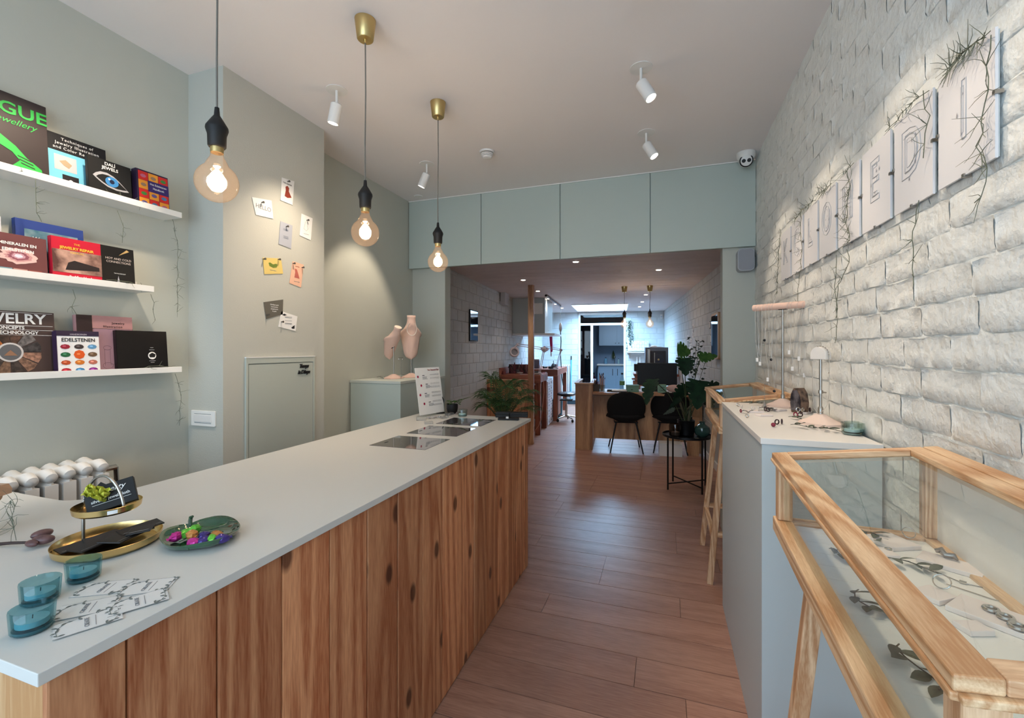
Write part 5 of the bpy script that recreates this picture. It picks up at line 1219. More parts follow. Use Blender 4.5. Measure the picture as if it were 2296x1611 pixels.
def moss_r(label, pix, seed, X=.612, **k):
    pts = [at_x(a, b, X) for a, b in pix]; o = pts[0]
    P_ = [(-(p[1]-o[1]), (p[0]-o[0]), p[2]-o[2]) for p in pts]
    return airplant('air_plant', label, 'air plant', P_, seed=seed, loc=o, rz=R(-90), group='air plants draped over the letter plates', **k)
moss_r('long air plant hanging down the near edge of the nearest letter plate', [(2225, 75), (2212, 150), (2215, 200), (2200, 260), (2205, 300), (2190, 330), (2212, 375), (2200, 440), (2185, 455)], 41, hair=.055, dens=3)
moss_r('wiry air plant lying along the top edge of the nearest letter plate', [(2224, 68), (2190, 95), (2160, 120), (2130, 148)], 42, hair=.05, step=.012, dens=4)
moss_r('second air plant tangle on the top edge of the nearest letter plate', [(2210, 80), (2170, 105), (2140, 140), (2125, 155)], 43, hair=.05, step=.015, dens=4)
moss_r('air plant along the top and near edge of the second nearest letter plate', [(2070, 205), (2082, 260), (2075, 320), (2070, 355)], 44, hair=.05, dens=2)
moss_r('air plant lying on the top edge between the second and third nearest plates', [(2084, 200), (2045, 230), (2010, 268), (1985, 295)], 45, hair=.04, dens=3)
moss_r('air plant hanging below the second nearest letter plate', [(2060, 450), (2050, 500), (2045, 560), (2048, 640)], 46, hair=.05, dens=2)
moss_r('bushy air plant hanging over the covered letter plate', [(1915, 365), (1900, 380), (1905, 420), (1900, 460), (1898, 500), (1905, 540)], 47, hair=.05, step=.02, dens=4)
moss_r('air plant hanging below the covered letter plate', [(1900, 560), (1905, 590), (1880, 640), (1875, 700)], 48, hair=.05, dens=2)
moss_r('long thin air plant trailing down the brick wall under the O plate', [(1876, 570), (1872, 640), (1878, 720), (1872, 770)], 49, hair=.05, dens=1)
moss_r('air plant on the top edge of the O plate', [(1866, 412), (1850, 425), (1838, 436)], 50, hair=.05, step=.015, dens=4)
moss_r('air plant along the top edge of the third plate from the pier', [(1830, 448), (1812, 460), (1795, 475), (1782, 492)], 51, hair=.04, step=.02, dens=4)
moss_r('air plant down the near edge of the second plate from the pier', [(1795, 480), (1797, 540), (1796, 600), (1792, 625)], 52, hair=.05, step=.03, dens=3)
moss_r('air plant hanging below the second plate from the pier', [(1790, 622), (1790, 650), (1789, 680)], 53, hair=.05, dens=2)
moss_r('long air plant hanging down the far side of the farthest plate', [(1750, 515), (1746, 560), (1744, 610), (1742, 660)], 54, hair=.06, step=.03, dens=4)

# ------------------------------------------------------------------ workshop: post, half wall, desk
def WT(name, label, cat, u, v, z=0, rz=0, group=None): return T(name, label, cat, Wp(u, v, z), WR+rz, group)
t = WT('wooden_post', 'square knotty pine post rising to the workshop ceiling', 'post', -2.155, 2.80)
O('post', MB().box(-.04, -.04, 0, .04, .04, ZW-.001), wood('post_pine', (150, 98, 60), (208, 160, 116), 'z', 9, 4, .5, True, .05, 1.1), t, bevel=.003)
t = WT('half_wall', 'low pine clad partition between the post and the left wall', 'partition', UL+.005, 2.80)
hw_ = -2.155-.04-UL-.01
O('core', MB().box(0, -.02, 0, hw_, .02, .91), OAKZ, t)
n = 5
for i in range(n): O('board', MB().box(hw_*i/n+.001, -.034, .0, hw_*(i+1)/n-.001, -.0205, .905), PINE, t, bevel=.001)
O('cap_rail', MB().box(0, -.045, .9105, hw_, .045, .945), OAKX, t, bevel=.002)
# low block at the end of the desk
t = WT('desk_end_wall', 'low oak coloured wooden wall closing the left end of the reception desk', 'partition', -1.489, 2.6)
O('front_panel', MB().box(0, 0, 0, .236, .02, .91), OAKZ, t, bevel=.001); O('side_panel', MB().box(0, .0205, 0, .03, .85, .91), OAKZ, t, bevel=.001)
O('inner_panel', MB().box(.206, .0205, 0, .236, .85, .91), OAKZ, t, bevel=.001)
O('cap_rail', MB().box(-.012, -.012, .9105, .248, .03, .93), OAKX, t, bevel=.002); O('cap_rail', MB().box(-.012, .0305, .9105, .04, .86, .93), OAKX, t, bevel=.002); O('cap_rail', MB().box(.196, .0305, .9105, .248, .86, .93), OAKX, t, bevel=.002)
DZ_ = .80
t = WT('reception_desk', 'wooden reception desk with a panelled front behind two black chairs', 'desk', -1.25, 2.6)
O('desktop', MB().box(.002, -.03, DZ_-.028, 1.44, .62, DZ_), OAKX, t, bevel=.002)
for i in range(5): O('front_board', MB().box(.003+i*.286, .10, .15, .003+(i+1)*.286-.0015, .118, DZ_-.03), OAKZ, t, bevel=.001)
O('side_panel', MB().box(1.40, .119, 0, 1.43, .6, DZ_-.03), OAKZ, t)
t = WT('white_carton', 'low white box under the right end of the desk', 'box', -.20, 2.50); O('carton', MB().box(-.18, -.04, .0, .10, .16, .16), WHITE, t, bevel=.002); O('flap', MB().box(-.18, -.045, .161, .10, .16, .165), WHITE, t)
t = WT('board_offcut', 'upright wooden board leaning at the right end under the desk', 'board', .02, 2.56); O('board', MB().box(-.05, 0, 0, .10, .018, .5), OAKZ, t)
# black shell chairs
def chair(label, u, v, rz):
    t = WT('shell_chair', label, 'chair', u, v, 0, rz, 'black shell chairs at the desk')
    sh = MB(); nu, nv = 14, 12
    for j in range(nv+1):      # back shell: wide rounded shield, curved around the sitter (sitter faces +y)
        w_ = j/nv; z = .42+.40*w_; hw2 = .245*max(.0, 1-abs(w_*1.02-.50)**2.6*5.6)**.5 if True else 0
        hw2 = max(hw2, .02 if j in (0, nv) else .1)
        for i in range(nu+1):
            s_ = (i/nu-.5)*2; sh.v.append((hw2*s_, -.20+.10*s_*s_*(hw2/.24)-.03*w_, z))
    for j in range(nv):
        for i in range(nu): a = j*(nu+1)+i; sh.f.append((a, a+1, a+nu+2, a+nu+1))
    b = O('backrest', sh, BLACKV, t, True, ang=80, sub=1); m_ = b.modifiers.new('s', 'SOLIDIFY'); m_.thickness = .035; m_.offset = 0
    se = MB(); nr = 8; n = 28
    for k in range(nr+1):
        r_ = k/nr
        for j in range(n): a = 2*PI*j/n; se.v.append((.26*r_*math.cos(a), -.01+.235*r_*math.sin(a), .435+.045*r_**3))
    for k in range(nr):
        for j in range(n): se.f.append((k*n+j, k*n+(j+1) % n, (k+1)*n+(j+1) % n, (k+1)*n+j))
    b = O('seat', se, BLACKV, t, True, ang=80); m_ = b.modifiers.new('s', 'SOLIDIFY'); m_.thickness = .045; m_.offset = -.6
    O('frame', MB().tube([(-.15, -.13, .405), (.15, -.13, .405), (.15, .13, .405), (-.15, .13, .405), (-.15, -.13, .405)], .009, 8), BLACKM, t)
    for x, y in ((-1, -1), (1, -1), (-1, 1), (1, 1)): O('leg', MB().tube([(x*.13, y*.12, .41), (x*.215, y*.21, .0)], [.012, .009], 10), BLACKM, t, True)
    return t
q = w_z(1402, 1010, 0); chair('black shell chair on the left at the desk, seen from behind', q[0], q[1], R(4))
q = w_z(1503, 1012, 0); chair('black shell chair on the right at the desk, behind the monstera', q[0], q[1], R(-6))
# things on the desk
def dk(px, py=872, V=2.85): q = w_v(px, py, V); return q[0]
def wthing(name, label, cat, px, V, z=DZ_, rz=0, group=None, py=872): return WT(name, label, cat, w_v(px, py, V)[0], V, z+.0004, rz, group)
t = wthing('pen_pot', 'dark square pot of red and dark pens at the left of the desk', 'pen pot', 1336, 2.8)
O('pot', MB().box(-.055, -.05, 0, .055, .05, .004).box(-.055, -.05, .004, -.05, .05, .10).box(.05, -.05, .004, .055, .05, .10).box(-.05, -.05, .004, .05, -.045, .10).box(-.05, .045, .004, .05, .05, .10), mat('pot_brown', (70, 60, 50), .6), t)
rr = random.Random(31)
for i in range(9):
    x, y = rr.uniform(-.04, .04), rr.uniform(-.03, .03); O('pen', MB().tube([(x*.6, y*.6, .01), (x*1.2, y, .15+rr.uniform(-.02, .02))], .005, 6), flat(*((150, 40, 50), (30, 30, 34), (200, 190, 180))[i % 3]), t)
t = wthing('brush_jar', 'jar of upright wooden handled brushes on the desk', 'jar', 1350, 2.8)
O('jar', MB().lathe([(.04, 0), (.042, .09), (.038, .09), (.037, .005), (.001, .005)], 18), GREYG, t, True)
for i in range(12):
    a = rr.uniform(0, 6.28); x, y = .026*math.cos(a), .026*math.sin(a); h_ = rr.uniform(.17, .24); bb = O('brush', MB().tube([(x*.8, y*.8, .008), (x*1.4, y*1.4, h_)], .0045, 6), flat(*((190, 140, 110), (120, 70, 50), (210, 180, 160))[i % 3]), t)
    O('bristles', MB().tube([(x*1.4, y*1.4, h_), (x*1.5, y*1.5, h_+.025)], [.007, .003], 6), flat(70, 44, 36), bb)
t = wthing('water_bottle', 'clear plastic bottle with a green label and black cap on the desk', 'bottle', 1395, 2.95)
O('body', MB().lathe([(.034, 0), (.036, .02), (.036, .15), (.016, .21), (.014, .235)], 20), GREYG, t, True); O('label', MB().lathe([(.0365, .08), (.0365, .14)], 20), flat(96, 140, 84), t, True); O('cap', MB().lathe([(.017, .232), (.017, .255)], 14), BLACK, t, True)
t = wthing('paper_stack', 'stack of white papers in a dark folder lying on the desk', 'papers', 1388, 2.78, rz=.1)
O('folder', MB().box(-.11, -.09, 0, .11, .09, .012), BLACK, t); O('sheets', MB().box(-.105, -.085, .0125, .10, .09, .024), PAPER, t); O('sheets', MB().box(-.12, -.02, .0245, .02, .07, .03), flat(200, 196, 190), t)
t = wthing('desk_notes', 'small dark pieces and paper slips on the desk by the brush jar', 'papers', 1366, 2.75)
O('slip', MB().box(-.05, -.03, 0, .05, .03, .002), PAPER, t); O('stapler', MB().box(-.03, -.012, .0025, .04, .012, .03), BLACK, t, bevel=.004)
GB = mat('box_green', (110, 150, 130), .6)
t = wthing('cash_box', 'sage green box with a small dark mark, left of the monstera leaf', 'box', 1418, 2.8)
O('body', MB().box(-.085, -.06, 0, .085, .06, .075), GB, t, bevel=.002); O('lid', MB().box(-.088, -.063, .0755, .088, .063, .098), GB, t, bevel=.002); O('mark', MB().box(-.02, -.0612, .03, .0, -.0601, .04), INK, t)
t = wthing('paper_box', 'light green box with dark lettering right of the monstera leaf', 'box', 1484, 2.78)
O('body', MB().box(-.055, -.05, 0, .055, .05, .11), mat('box_mint', (130, 170, 148), .6), t, bevel=.002); text('GEM', .03, INK, t, 0, .07, y=-.051); text('CARE', .03, INK, t, 0, .035, y=-.051)
t = wthing('computer_screen', 'black computer screen seen from the back on the desk', 'screen', 1473, 3.02)
O('panel', MB().box(-.27, -.02, .08, .27, .02, .40), mat('screen_black', (18, 18, 20), .5), t, bevel=.006); O('neck', MB().box(-.03, -.03, .01, .03, -.021, .2), BLACK, t); O('stand', MB().box(-.11, -.09, 0, .11, .06, .01), BLACK, t, bevel=.003)
t = wthing('handbag', 'soft pale pink bag lying on papers at the right of the desk', 'bag', 1512, 2.85)
O('body', MB().ball((0, 0, .055), .1, 16, 10, (1.1, .6, .5)), mat('bag_pink', (214, 180, 172), .7), t, True); O('papers', MB().box(-.08, -.10, 0, .15, .05, .006), PAPER, t)
# round side table with plants
q = at_d(1540, 975, 4.5); tb = T('side_table', 'small round black metal side table under the monstera', 'table', (q[0], q[1], 0), R(24)); TZ = .525; trr = .235
O('tray_top', MB().lathe([(.001, TZ-.006), (trr-.005, TZ-.006), (trr, TZ-.002), (trr, TZ+.018), (trr-.004, TZ+.018), (trr-.004, TZ), (.001, TZ)], 48), BLACKM, tb, True)
for k in range(4):
    a = PI/2*k+.2; O('leg', MB().box(-.006, -.006, 0, .006, .006, TZ-.007), BLACKM, tb, loc=((trr-.012)*math.cos(a), (trr-.012)*math.sin(a), 0), rot=(0, 0, a))
O('cross_bar', MB().beam(((trr-.02)*math.cos(.2), (trr-.02)*math.sin(.2), .06), (-(trr-.02)*math.cos(.2), -(trr-.02)*math.sin(.2), .06), .01).beam((-(trr-.02)*math.sin(.2), (trr-.02)*math.cos(.2), .0605), ((trr-.02)*math.sin(.2), -(trr-.02)*math.cos(.2), .0605), .01), BLACKM, tb)
tx, ty = q[0], q[1]
rgt = (CS, SN); fwd = (-SN, CS)
def tabpos(r_, f_): return (tx+rgt[0]*r_+fwd[0]*f_, ty+rgt[1]*r_+fwd[1]*f_, TZ+.0004)
t = T('monstera', 'large leaved monstera in a black pot on the round side table', 'pot plant', tabpos(.0, .02))
O('pot', MB().lathe([(.055, 0), (.075, .01), (.085, .15), (.088, .155), (.08, .155), (.075, .13), (.001, .13)], 28), mat('pot_black', (16, 16, 17), .4), t, True)
def monstera(L, w, notches=5):
    out = []; n = 22
    for sgn in (1, -1):
        side = []
        for i in range(n+1):
            u = i/n; ww = w/2*(math.sin(PI*u**.72))**.75; x = L*(u*1.12-.12*math.sin(PI*u))
            if 3 < i < n-2 and i % 4 == 2: ww *= .66
            side.append((x-(.10*L*math.sin(PI*min(1, u*2.4)) if u < .42 else 0), sgn*ww))
        out.append(side)
    return out
def mleaf(px, py, dd, L, w, yaw, pitch, roll, m=LEAFD, name='leaf', base=None):
    """Leaf blade hanging from its stalk; blade centre on a sight line at a real depth."""
    c = Vector(at_d(px, py, dd)); o = Vector(t.location)
    a, b = monstera(L, w); mb = MB(); n = len(a)
    for i in range(n):
        u = i/(n-1); bend = -.16*L*u*u
        for s_ in (a[i], (a[i][0]*.5+b[i][0]*.5, 0), b[i]):
            mb.v.append((s_[0]-L*.5, s_[1], bend+.18*abs(s_[1])))
    for i in range(n-1):
        k = i*3; mb.f += [(k, k+1, k+4, k+3), (k+1, k+2, k+5, k+4)]
    M = Matrix.Translation(c-o) @ Matrix.Rotation(yaw, 4, 'Z') @ Matrix.Rotation(pitch, 4, 'Y') @ Matrix.Rotation(roll, 4, 'X')
    mb.v = [tuple(M @ Vector(v_)) for v_ in mb.v]
    lf = O(name, mb, m, t, True, ang=80)
    st = M @ Vector((-L*.42, 0, 0)); p0 = Vector((random.uniform(-.03, .03), random.uniform(-.03, .03), .13)); mid = (p0+st)/2+Vector((0, 0, .08))
    O('stalk', MB().tube([p0, p0.lerp(mid, .5)+Vector((0, 0, .02)), mid, mid.lerp(st, .6)+Vector((0, 0, .01)), st], .0042, 6), STEMG, t, True)
    return lf
random.seed(5)
VX = -SN  # blades mostly face the viewer
def fa(extra=0): return YAW+R(extra)
# yaw is the horizontal direction of the tip, pitch tips it down
mleaf(1536, 820, 4.45, .17, .19, fa(-95), R(62), R(0), LEAFD)
mleaf(1533, 787, 4.5, .15, .18, fa(10), R(6), R(75), LEAFG)
mleaf(1587, 800, 4.5, .19, .13, fa(5), R(-12), R(55), LEAFG)
mleaf(1456, 875, 4.35, .24, .24, fa(-150), R(58), R(10), LEAFD)
mleaf(1566, 880, 4.3, .28, .25, fa(-115), R(50), R(-15), LEAFD)
mleaf(1612, 880, 4.6, .24, .20, fa(-20), R(30), R(50), LEAFD)
mleaf(1513, 905, 4.3, .15, .12, fa(170), R(35), R(40), LEAFD)
mleaf(1500, 923, 4.25, .13, .07, fa(195), R(12), R(60), mat('leaf_pale', (104, 118, 104), .6))
mleaf(1590, 905, 4.5, .16, .13, fa(-70), R(60), R(20), LEAFD)
mleaf(1528, 880, 4.6, .22, .18, fa(120), R(40), R(30), LEAFD)
O('stems', MB().tube([(0, 0, .13), (-.03, 0, .24), (-.06, .01, .34)], .012, 8).tube([(.02, 0, .13), (.04, .01, .25)], .014, 8).tube([(-.01, .02, .13), (.01, .03, .26), (.05, .02, .3)], .01, 8), mat('stem_brown', (92, 84, 62), .7), t, True)
# eucalyptus branch in its own vase
t = T('eucalyptus_branch', 'bunch of round leafed eucalyptus above the monstera, before the right wall', 'plant', tabpos(.085, .13))
O('vase', MB().lathe([(.03, 0), (.035, .02), (.03, .12), (.02, .16), (.024, .17)], 16), BLACK, t, True)
br = MB(); lv = MB(); rr = random.Random(17)
top = Vector(at_d(1565, 790, 4.6))-Vector(t.location)
for k in range(7):
    e_ = top+Vector((rr.uniform(-.10, .07), rr.uniform(-.05, .05), rr.uniform(-.12, .12))); P_ = [Vector((0, 0, .15)).lerp(e_, i/8)+Vector((0, 0, .03*math.sin(PI*i/8))) for i in range(9)]
    br.tube(P_, .0022, 5)
    for i in range(5, 9):
        for s_ in range(3):
            c = P_[i]+Vector((rr.uniform(-.03, .03), rr.uniform(-.03, .03), rr.uniform(-.03, .03))); leaf_at(lv, c, rr.uniform(0, 6.28), rr.uniform(-.8, .8), .034, .032, .1, rr.uniform(-1, 1), 4)
O('branches', br, STEMG, t); O('leaves', lv, mat('eucalyptus', (78, 92, 80), .6, col2=(50, 62, 54), vs=30), t, kind='stuff')
t = T('hurricane_jar', 'smoked glass jar with a candle on the left of the side table', 'jar', tabpos(-.125, -.03))
O('jar', MB().lathe([(.055, .0), (.062, .01), (.064, .10), (.058, .125), (.055, .125), (.06, .10), (.058, .012), (.001, .01)], 28), clear('smoke_glass', (196, 190, 186), .9), t, True)
O('candle', MB().lathe([(.04, .011), (.04, .045), (.001, .045)], 20), flat(206, 190, 176), t, True)
t = T('round_vase', 'squat round dark green glass vase on the right of the side table', 'vase', tabpos(.14, -.04))
O('body', MB().lathe([(.04, 0), (.07, .025), (.078, .06), (.068, .095), (.035, .118), (.026, .125), (.026, .14), (.034, .148), (.028, .148), (.02, .13)], 30), mat('vase_green', (56, 84, 76), .12, coat=.8), t, True)
t = T('tiny_stone', 'small pale stone lying on the side table', 'stone', tabpos(.03, -.17)); O('stone', MB().ball((0, 0, .006), .016, 8, 5, (1.4, 1, .4)), flat(120, 126, 120), t, True)

# ------------------------------------------------------------------ workshop right side
q = w_u(1612, 755, UR-.03); t = T('wood_mirror', 'tall wooden framed mirror with rounded corners on the right workshop wall', 'mirror', Wp(UR, 1.74, 1.545), WR-R(90))
O('frame', MB().face(rrect(.40, .52, .05), -.055, -.002), mat('frame_wood', (190, 156, 122), .5), t, bevel=.006); O('glass', MB().face(rrect(.34, .46, .03), -.0575, -.0555), mat('mirror', (220, 224, 226), .03, 1), t)
for i, (px, py, w_, h_) in enumerate(((1592, 729, .07, .09), (1598, 727, .07, .09), (1607, 726, .05, .08), (1594, 760, .06, .10), (1601, 760, .06, .10))):
    q = w_u(px, py, UR-.01); t = WT('small_picture', ('upper left', 'upper middle', 'upper right', 'lower left', 'lower right')[i]+' of the five small black edged pictures beside the wooden mirror', 'picture', UR, q[1], q[2], -R(90), 'small pictures beside the wooden mirror')
    O('frame', MB().box(-w_/2, -.012, -h_/2, w_/2, -.007, h_/2), BLACK, t); O('print', MB().box(-w_/2+.012, -.0135, -h_/2+.008, w_/2-.004, -.0125, h_/2-.008), PAPER, t)
rr = random.Random(23)
for i in range(7):
    px, py = 1548+rr.uniform(-7, 7), 735+i*8; q = w_u(px, py, UR-.01); t = WT('pinned_note', ('white note with black scribbles, topmost', 'white note, second from the top', 'small white note, third from the top', 'note with a dark drawing in the middle', 'white note below the dark drawing', 'white note, second from the bottom', 'lowest white note')[i]+' of the cluster on the right workshop wall', 'note', UR, q[1], q[2], -R(90), 'cluster of notes on the right workshop wall')
    O('sheet', MB().box(-.05, -.009, -.05, .05, -.0075, .05), PAPER, t); O('drawing_print', MB().box(-.03, -.0098, -.02, .02 if i % 2 else .0, -.0093, .025), INK if i in (0, 3) else INKG, t)
# right hand workbench, polishing motor, shelf
t = WT('workbench', 'reddish wooden workbench on the right behind the computer screen', 'workbench', -.62, 5.0)
bw, bd, bz = .80, .62, .93
O('top', MB().box(0, 0, bz-.04, bw, bd, bz), BENCHX, t, bevel=.003); O('apron', MB().box(.03, .03, bz-.16, bw-.03, .055, bz-.0405), BENCHX, t)
for x in (.03, bw-.10):
    for y in (.056, bd-.10): O('leg', MB().box(x, y, 0, x+.07, y+.07, bz-.0405), BENCHZ, t, bevel=.002)
MG = mat('machine_grey', (120, 124, 134), .45)
q = w_v(1470, 815, 5.3); t = WT('polishing_machine', 'grey boxy polishing machine with a round dark wheel opening', 'machine', q[0]+.02, 5.3, bz+.0004)
O('housing', MB().box(-.21, -.02, 0, .21, .25, .50).box(-.21, -.16, 0, .21, -.0205, .08), MG, t, bevel=.006)
O('hood', MB().box(-.13, -.13, .18, .16, -.021, .44), mat('hood_dark', (44, 44, 50), .5), t, bevel=.02)
w2 = O('wheel', MB().lathe([(.001, .03), (.03, .03), (.10, .018), (.10, 0), (.001, 0)], 28, M=Matrix.Translation((.02, -.131, .27)) @ Matrix.Rotation(R(90), 4, 'X')), mat('wheel_blue', (52, 56, 68), .7), t, True)
O('hub', MB().lathe([(.001, .045), (.016, .042), (.018, .03)], 14, M=Matrix.Translation((.02, -.131, .27)) @ Matrix.Rotation(R(90), 4, 'X')), BRASS, w2, True)
O('guard', MB().box(-.17, -.15, .12, -.13, -.021, .46).box(-.06, -.17, .14, -.045, -.15, .40), STEEL, t, bevel=.004)
O('papers', MB().box(-.12, 0, .501, .10, .2, .512).ball((-.05, .08, .52), .05, 8, 5, (1.3, 1, .4)), PAPER, t)
t = WT('drill_press', 'small dark drill press with a white column left of the computer screen', 'machine', w_v(1428, 850, 5.05)[0], 5.12, 0)
O('column', MB().tube([(0, 0, .02), (0, 0, 1.1)], .018, 10).tube([(.06, 0, .02), (.06, 0, 1.0)], .014, 10), WHITEM, t, True); O('head', MB().box(-.05, -.12, .98, .13, .08, 1.12), BLACK, t, bevel=.01); O('base', MB().box(-.1, -.12, 0, .14, .14, .02), BLACKM, t)
O('table', MB().box(-.09, -.10, .82, .13, .08, .85).box(-.07, -.08, .7, .1, .06, .80), mat('vise_brown', (150, 110, 92), .5), t)
t = WT('laptop_stack', 'dark blue machine part and white sheets on the right workbench', 'tools', .04, 5.12, bz+.0004)
O('tool', MB().box(-.10, -.04, 0, .07, .05, .03), mat('blue_dark', (40, 48, 80), .4), t, bevel=.008); O('sheet', MB().box(-.16, .06, 0, .1, .25, .01), PAPER, t)
q = w_v(1425, 790, VB-.01); t = WT('honeycomb_picture', 'white wavy printed panel standing on the wall shelf at the back', 'picture', q[0]+.06, VB-.05, 1.33)
O('panel', MB().box(-.25, -.02, .02, .25, -.01, .27), mat('panel_white', (226, 234, 240), .5), t)
mb = MB()
for i in range(4):
    for j in range(3): mb.tube([(-.18+i*.12+(.06 if j % 2 else 0)+.045*math.cos(R(60*k)), -.022, .07+j*.07+.045*math.sin(R(60*k))) for k in range(7)], .002, 4, False)
O('line_print', mb, INKG, t)
t = WT('wall_shelf', 'thin white wall shelf at the back beside the glazed door', 'shelf', q[0]+.06, VB, 1.33); O('board', MB().box(-.27, -.22, -.02, .27, -.008, 0), WHITE, t); 
for x in (-.2, .2): O('bracket', MB().box(x-.01, -.18, -.04, x+.01, -.009, -.0205).box(x-.01, -.025, -.16, x+.01, -.009, -.0405), STEEL, t)
t = WT('pipe_column', 'pale blue pair of vertical pipes on the back wall under the shelf', 'pipes', w_v(1428, 850, VB)[0], VB-.06)
for x in (0, .07): O('pipe', MB().tube([(x, 0, 0), (x, 0, 1.2)], .016, 10), WHITEM, t, True)
q = w_v(1480, 710, VB-.02); t = WT('motion_sensor', 'tiny white motion sensor high on the back wall by the right corner', 'sensor', q[0]+.03, VB, q[2]); O('body', MB().box(-.03, -.045, -.05, .03, -.008, .05), WHITEM, t, bevel=.006); O('lens', MB().box(-.02, -.048, -.03, .02, -.0455, .01), flat(190, 200, 210), t)
t = WT('hanging_plant', 'dangling string plant on the back wall behind the left workshop pendant', 'plant', w_v(1411, 715, VB-.05)[0], VB-.05, 2.1)
mb = MB(); lv = MB(); rr = random.Random(5)
for i in range(9):
    x = rr.uniform(-.09, .09); L = rr.uniform(.3, .75); P_ = [(x*.4, 0, 0), (x, -.02, -.03)]+[(x+.01*math.sin(k), -.02, -L*k/8) for k in range(1, 9)]; mb.tube(P_, .002, 4)
    for k in range(16): lv.ball((x+rr.uniform(-.015, .015), -.025, -L*rr.random()), .011, 6, 4)
O('strands', mb, STEMG, t); O('leaves', lv, LEAFD, t, kind='stuff'); O('hook', MB().tube([(0, .05, .02), (0, -.01, .02), (0, -.01, -.01)], .004, 5), BLACKM, t)
# ------------------------------------------------------------------ workshop left side
t = WT('small_framed_mirror', 'narrow black framed glass picture on the left workshop wall', 'picture', UL, 2.10, 1.715, R(90))
O('frame', MB().face(rect(-.17, -.21, .17, .21), -.025, -.008), BLACK, t, bevel=.001); O('glass', MB().face(rect(-.155, -.195, .155, .195), -.0265, -.0255), mat('mirror', (220, 224, 226), .03, 1), t)
q = w_u(1124, 670, UL); t = WT('wall_speaker', 'pale square speaker panel high on the left workshop wall', 'speaker', UL, q[1], q[2], R(90)); O('cabinet', MB().box(-.12, -.10, -.11, .12, -.008, .10), mat('speaker_pale', (196, 196, 198), .6), t, bevel=.008); O('grille', MB().box(-.11, -.104, -.10, .11, -.1005, .09), mat('grille_pale', (182, 182, 186), .8), t); O('cable', MB().tube([(-.13, -.02, .11), (-.135, -.015, .02), (-.13, -.012, -.06)], .004, 5), BLACK, t)
t = WT('extractor_hood', 'grey and white extractor hood hanging from the ceiling on the left', 'extractor hood', UL, 4.41)
hm = MB().box(0.01, 0, 1.69, .62, .95, ZW-.002); O('chimney', hm, mat('hood_grey', (176, 184, 184), .4), t, bevel=.002); O('canopy', MB().box(0.01, -.01, 1.655, .80, 1.0, 1.688), WHITEM, t, bevel=.003)
O('label', MB().box(.6205, .4, 1.75, .6215, .48, 1.76), INKG, t)
t = WT('wall_paper_sheet', 'white sheet fixed to the near face of the extractor hood', 'paper', UL+.5, 4.405, 2.16); O('sheet', MB().box(-.10, -.003, -.12, .08, -.001, .08), PAPER, t)
t = WT('red_oven_cloth', 'bright pink red cloth hanging under the extractor hood', 'cloth', UL+.60, 5.3, 1.65); O('cloth', MB().face([(-.03, 0), (.03, 0), (.035, -.30), (-.005, -.33)], -.02, .0), flat(190, 36, 96), t); O('tag', MB().box(-.01, -.01, -.40, .02, .0, -.331), PAPER, t)
BZ = .975
def bench(label, v0, v1, u1, top=BZ):
    t = WT('jeweller_workbench', label, 'workbench', UL+.01, v0, 0, 0, None); L = v1-v0; w_ = u1-UL-.01
    O('top', MB().box(0, 0, top-.03, w_, L, top), BENCHX, t, bevel=.002); O('apron', MB().box(.0, .0, top-.135, w_, .022, top-.0305), BENCHX, t, bevel=.002)
    O('side_apron', MB().box(w_-.022, .0225, top-.12, w_, L, top-.0305), BENCHZ, t)
    for x, y in ((w_-.09, .023), (w_-.09, L-.08), (.03, .023)): O('leg', MB().box(x, y, 0, x+.08, y+.06, top-.136), BENCHZ, t, bevel=.002)
    return t, w_, L
t, w_, L = bench('reddish jeweller workbench behind the half wall, heaped with tools', 3.47, 4.22, -2.13)
O('back_panel', MB().box(0, -.02, BZ-.03, .02, L, BZ+.11), BENCHX, t)
O('shelf_rack', MB().box(w_-.16, .09, .25, w_-.10, .5, .8), BENCHZ, t)
t = WT('drawer_unit', 'tall narrow white drawer unit with dark holes for grips beside the workbench', 'drawer unit', UL+.30, 4.26)
O('cabinet', MB().box(0, 0, 0, .38, .60, .84), mat('drawer_white', (214, 206, 206), .5), t, bevel=.002)
for k in range(8):
    dd = O('drawer', MB().box(.3805, .01, .02+.1*k, .395, .59, .11+.1*k), mat('drawer_white', (214, 206, 206), .5), t, bevel=.001)
    for y in (.16, .44): O('grip_hole', MB().box(.3955, y-.022, .055+.1*k, .397, y+.022, .085+.1*k), BLACK, dd)
    dd = O('drawer', MB().box(.02, -.015, .02+.1*k, .36, -.0005, .11+.1*k), mat('drawer_white', (214, 206, 206), .5), t, bevel=.001)
t, w_, L = bench('second reddish workbench farther back on the left', 4.95, 6.6, -2.05, 1.0)
O('side_panel', MB().box(w_-.02, .05, .1, w_, .45, .87), BENCHZ, t)
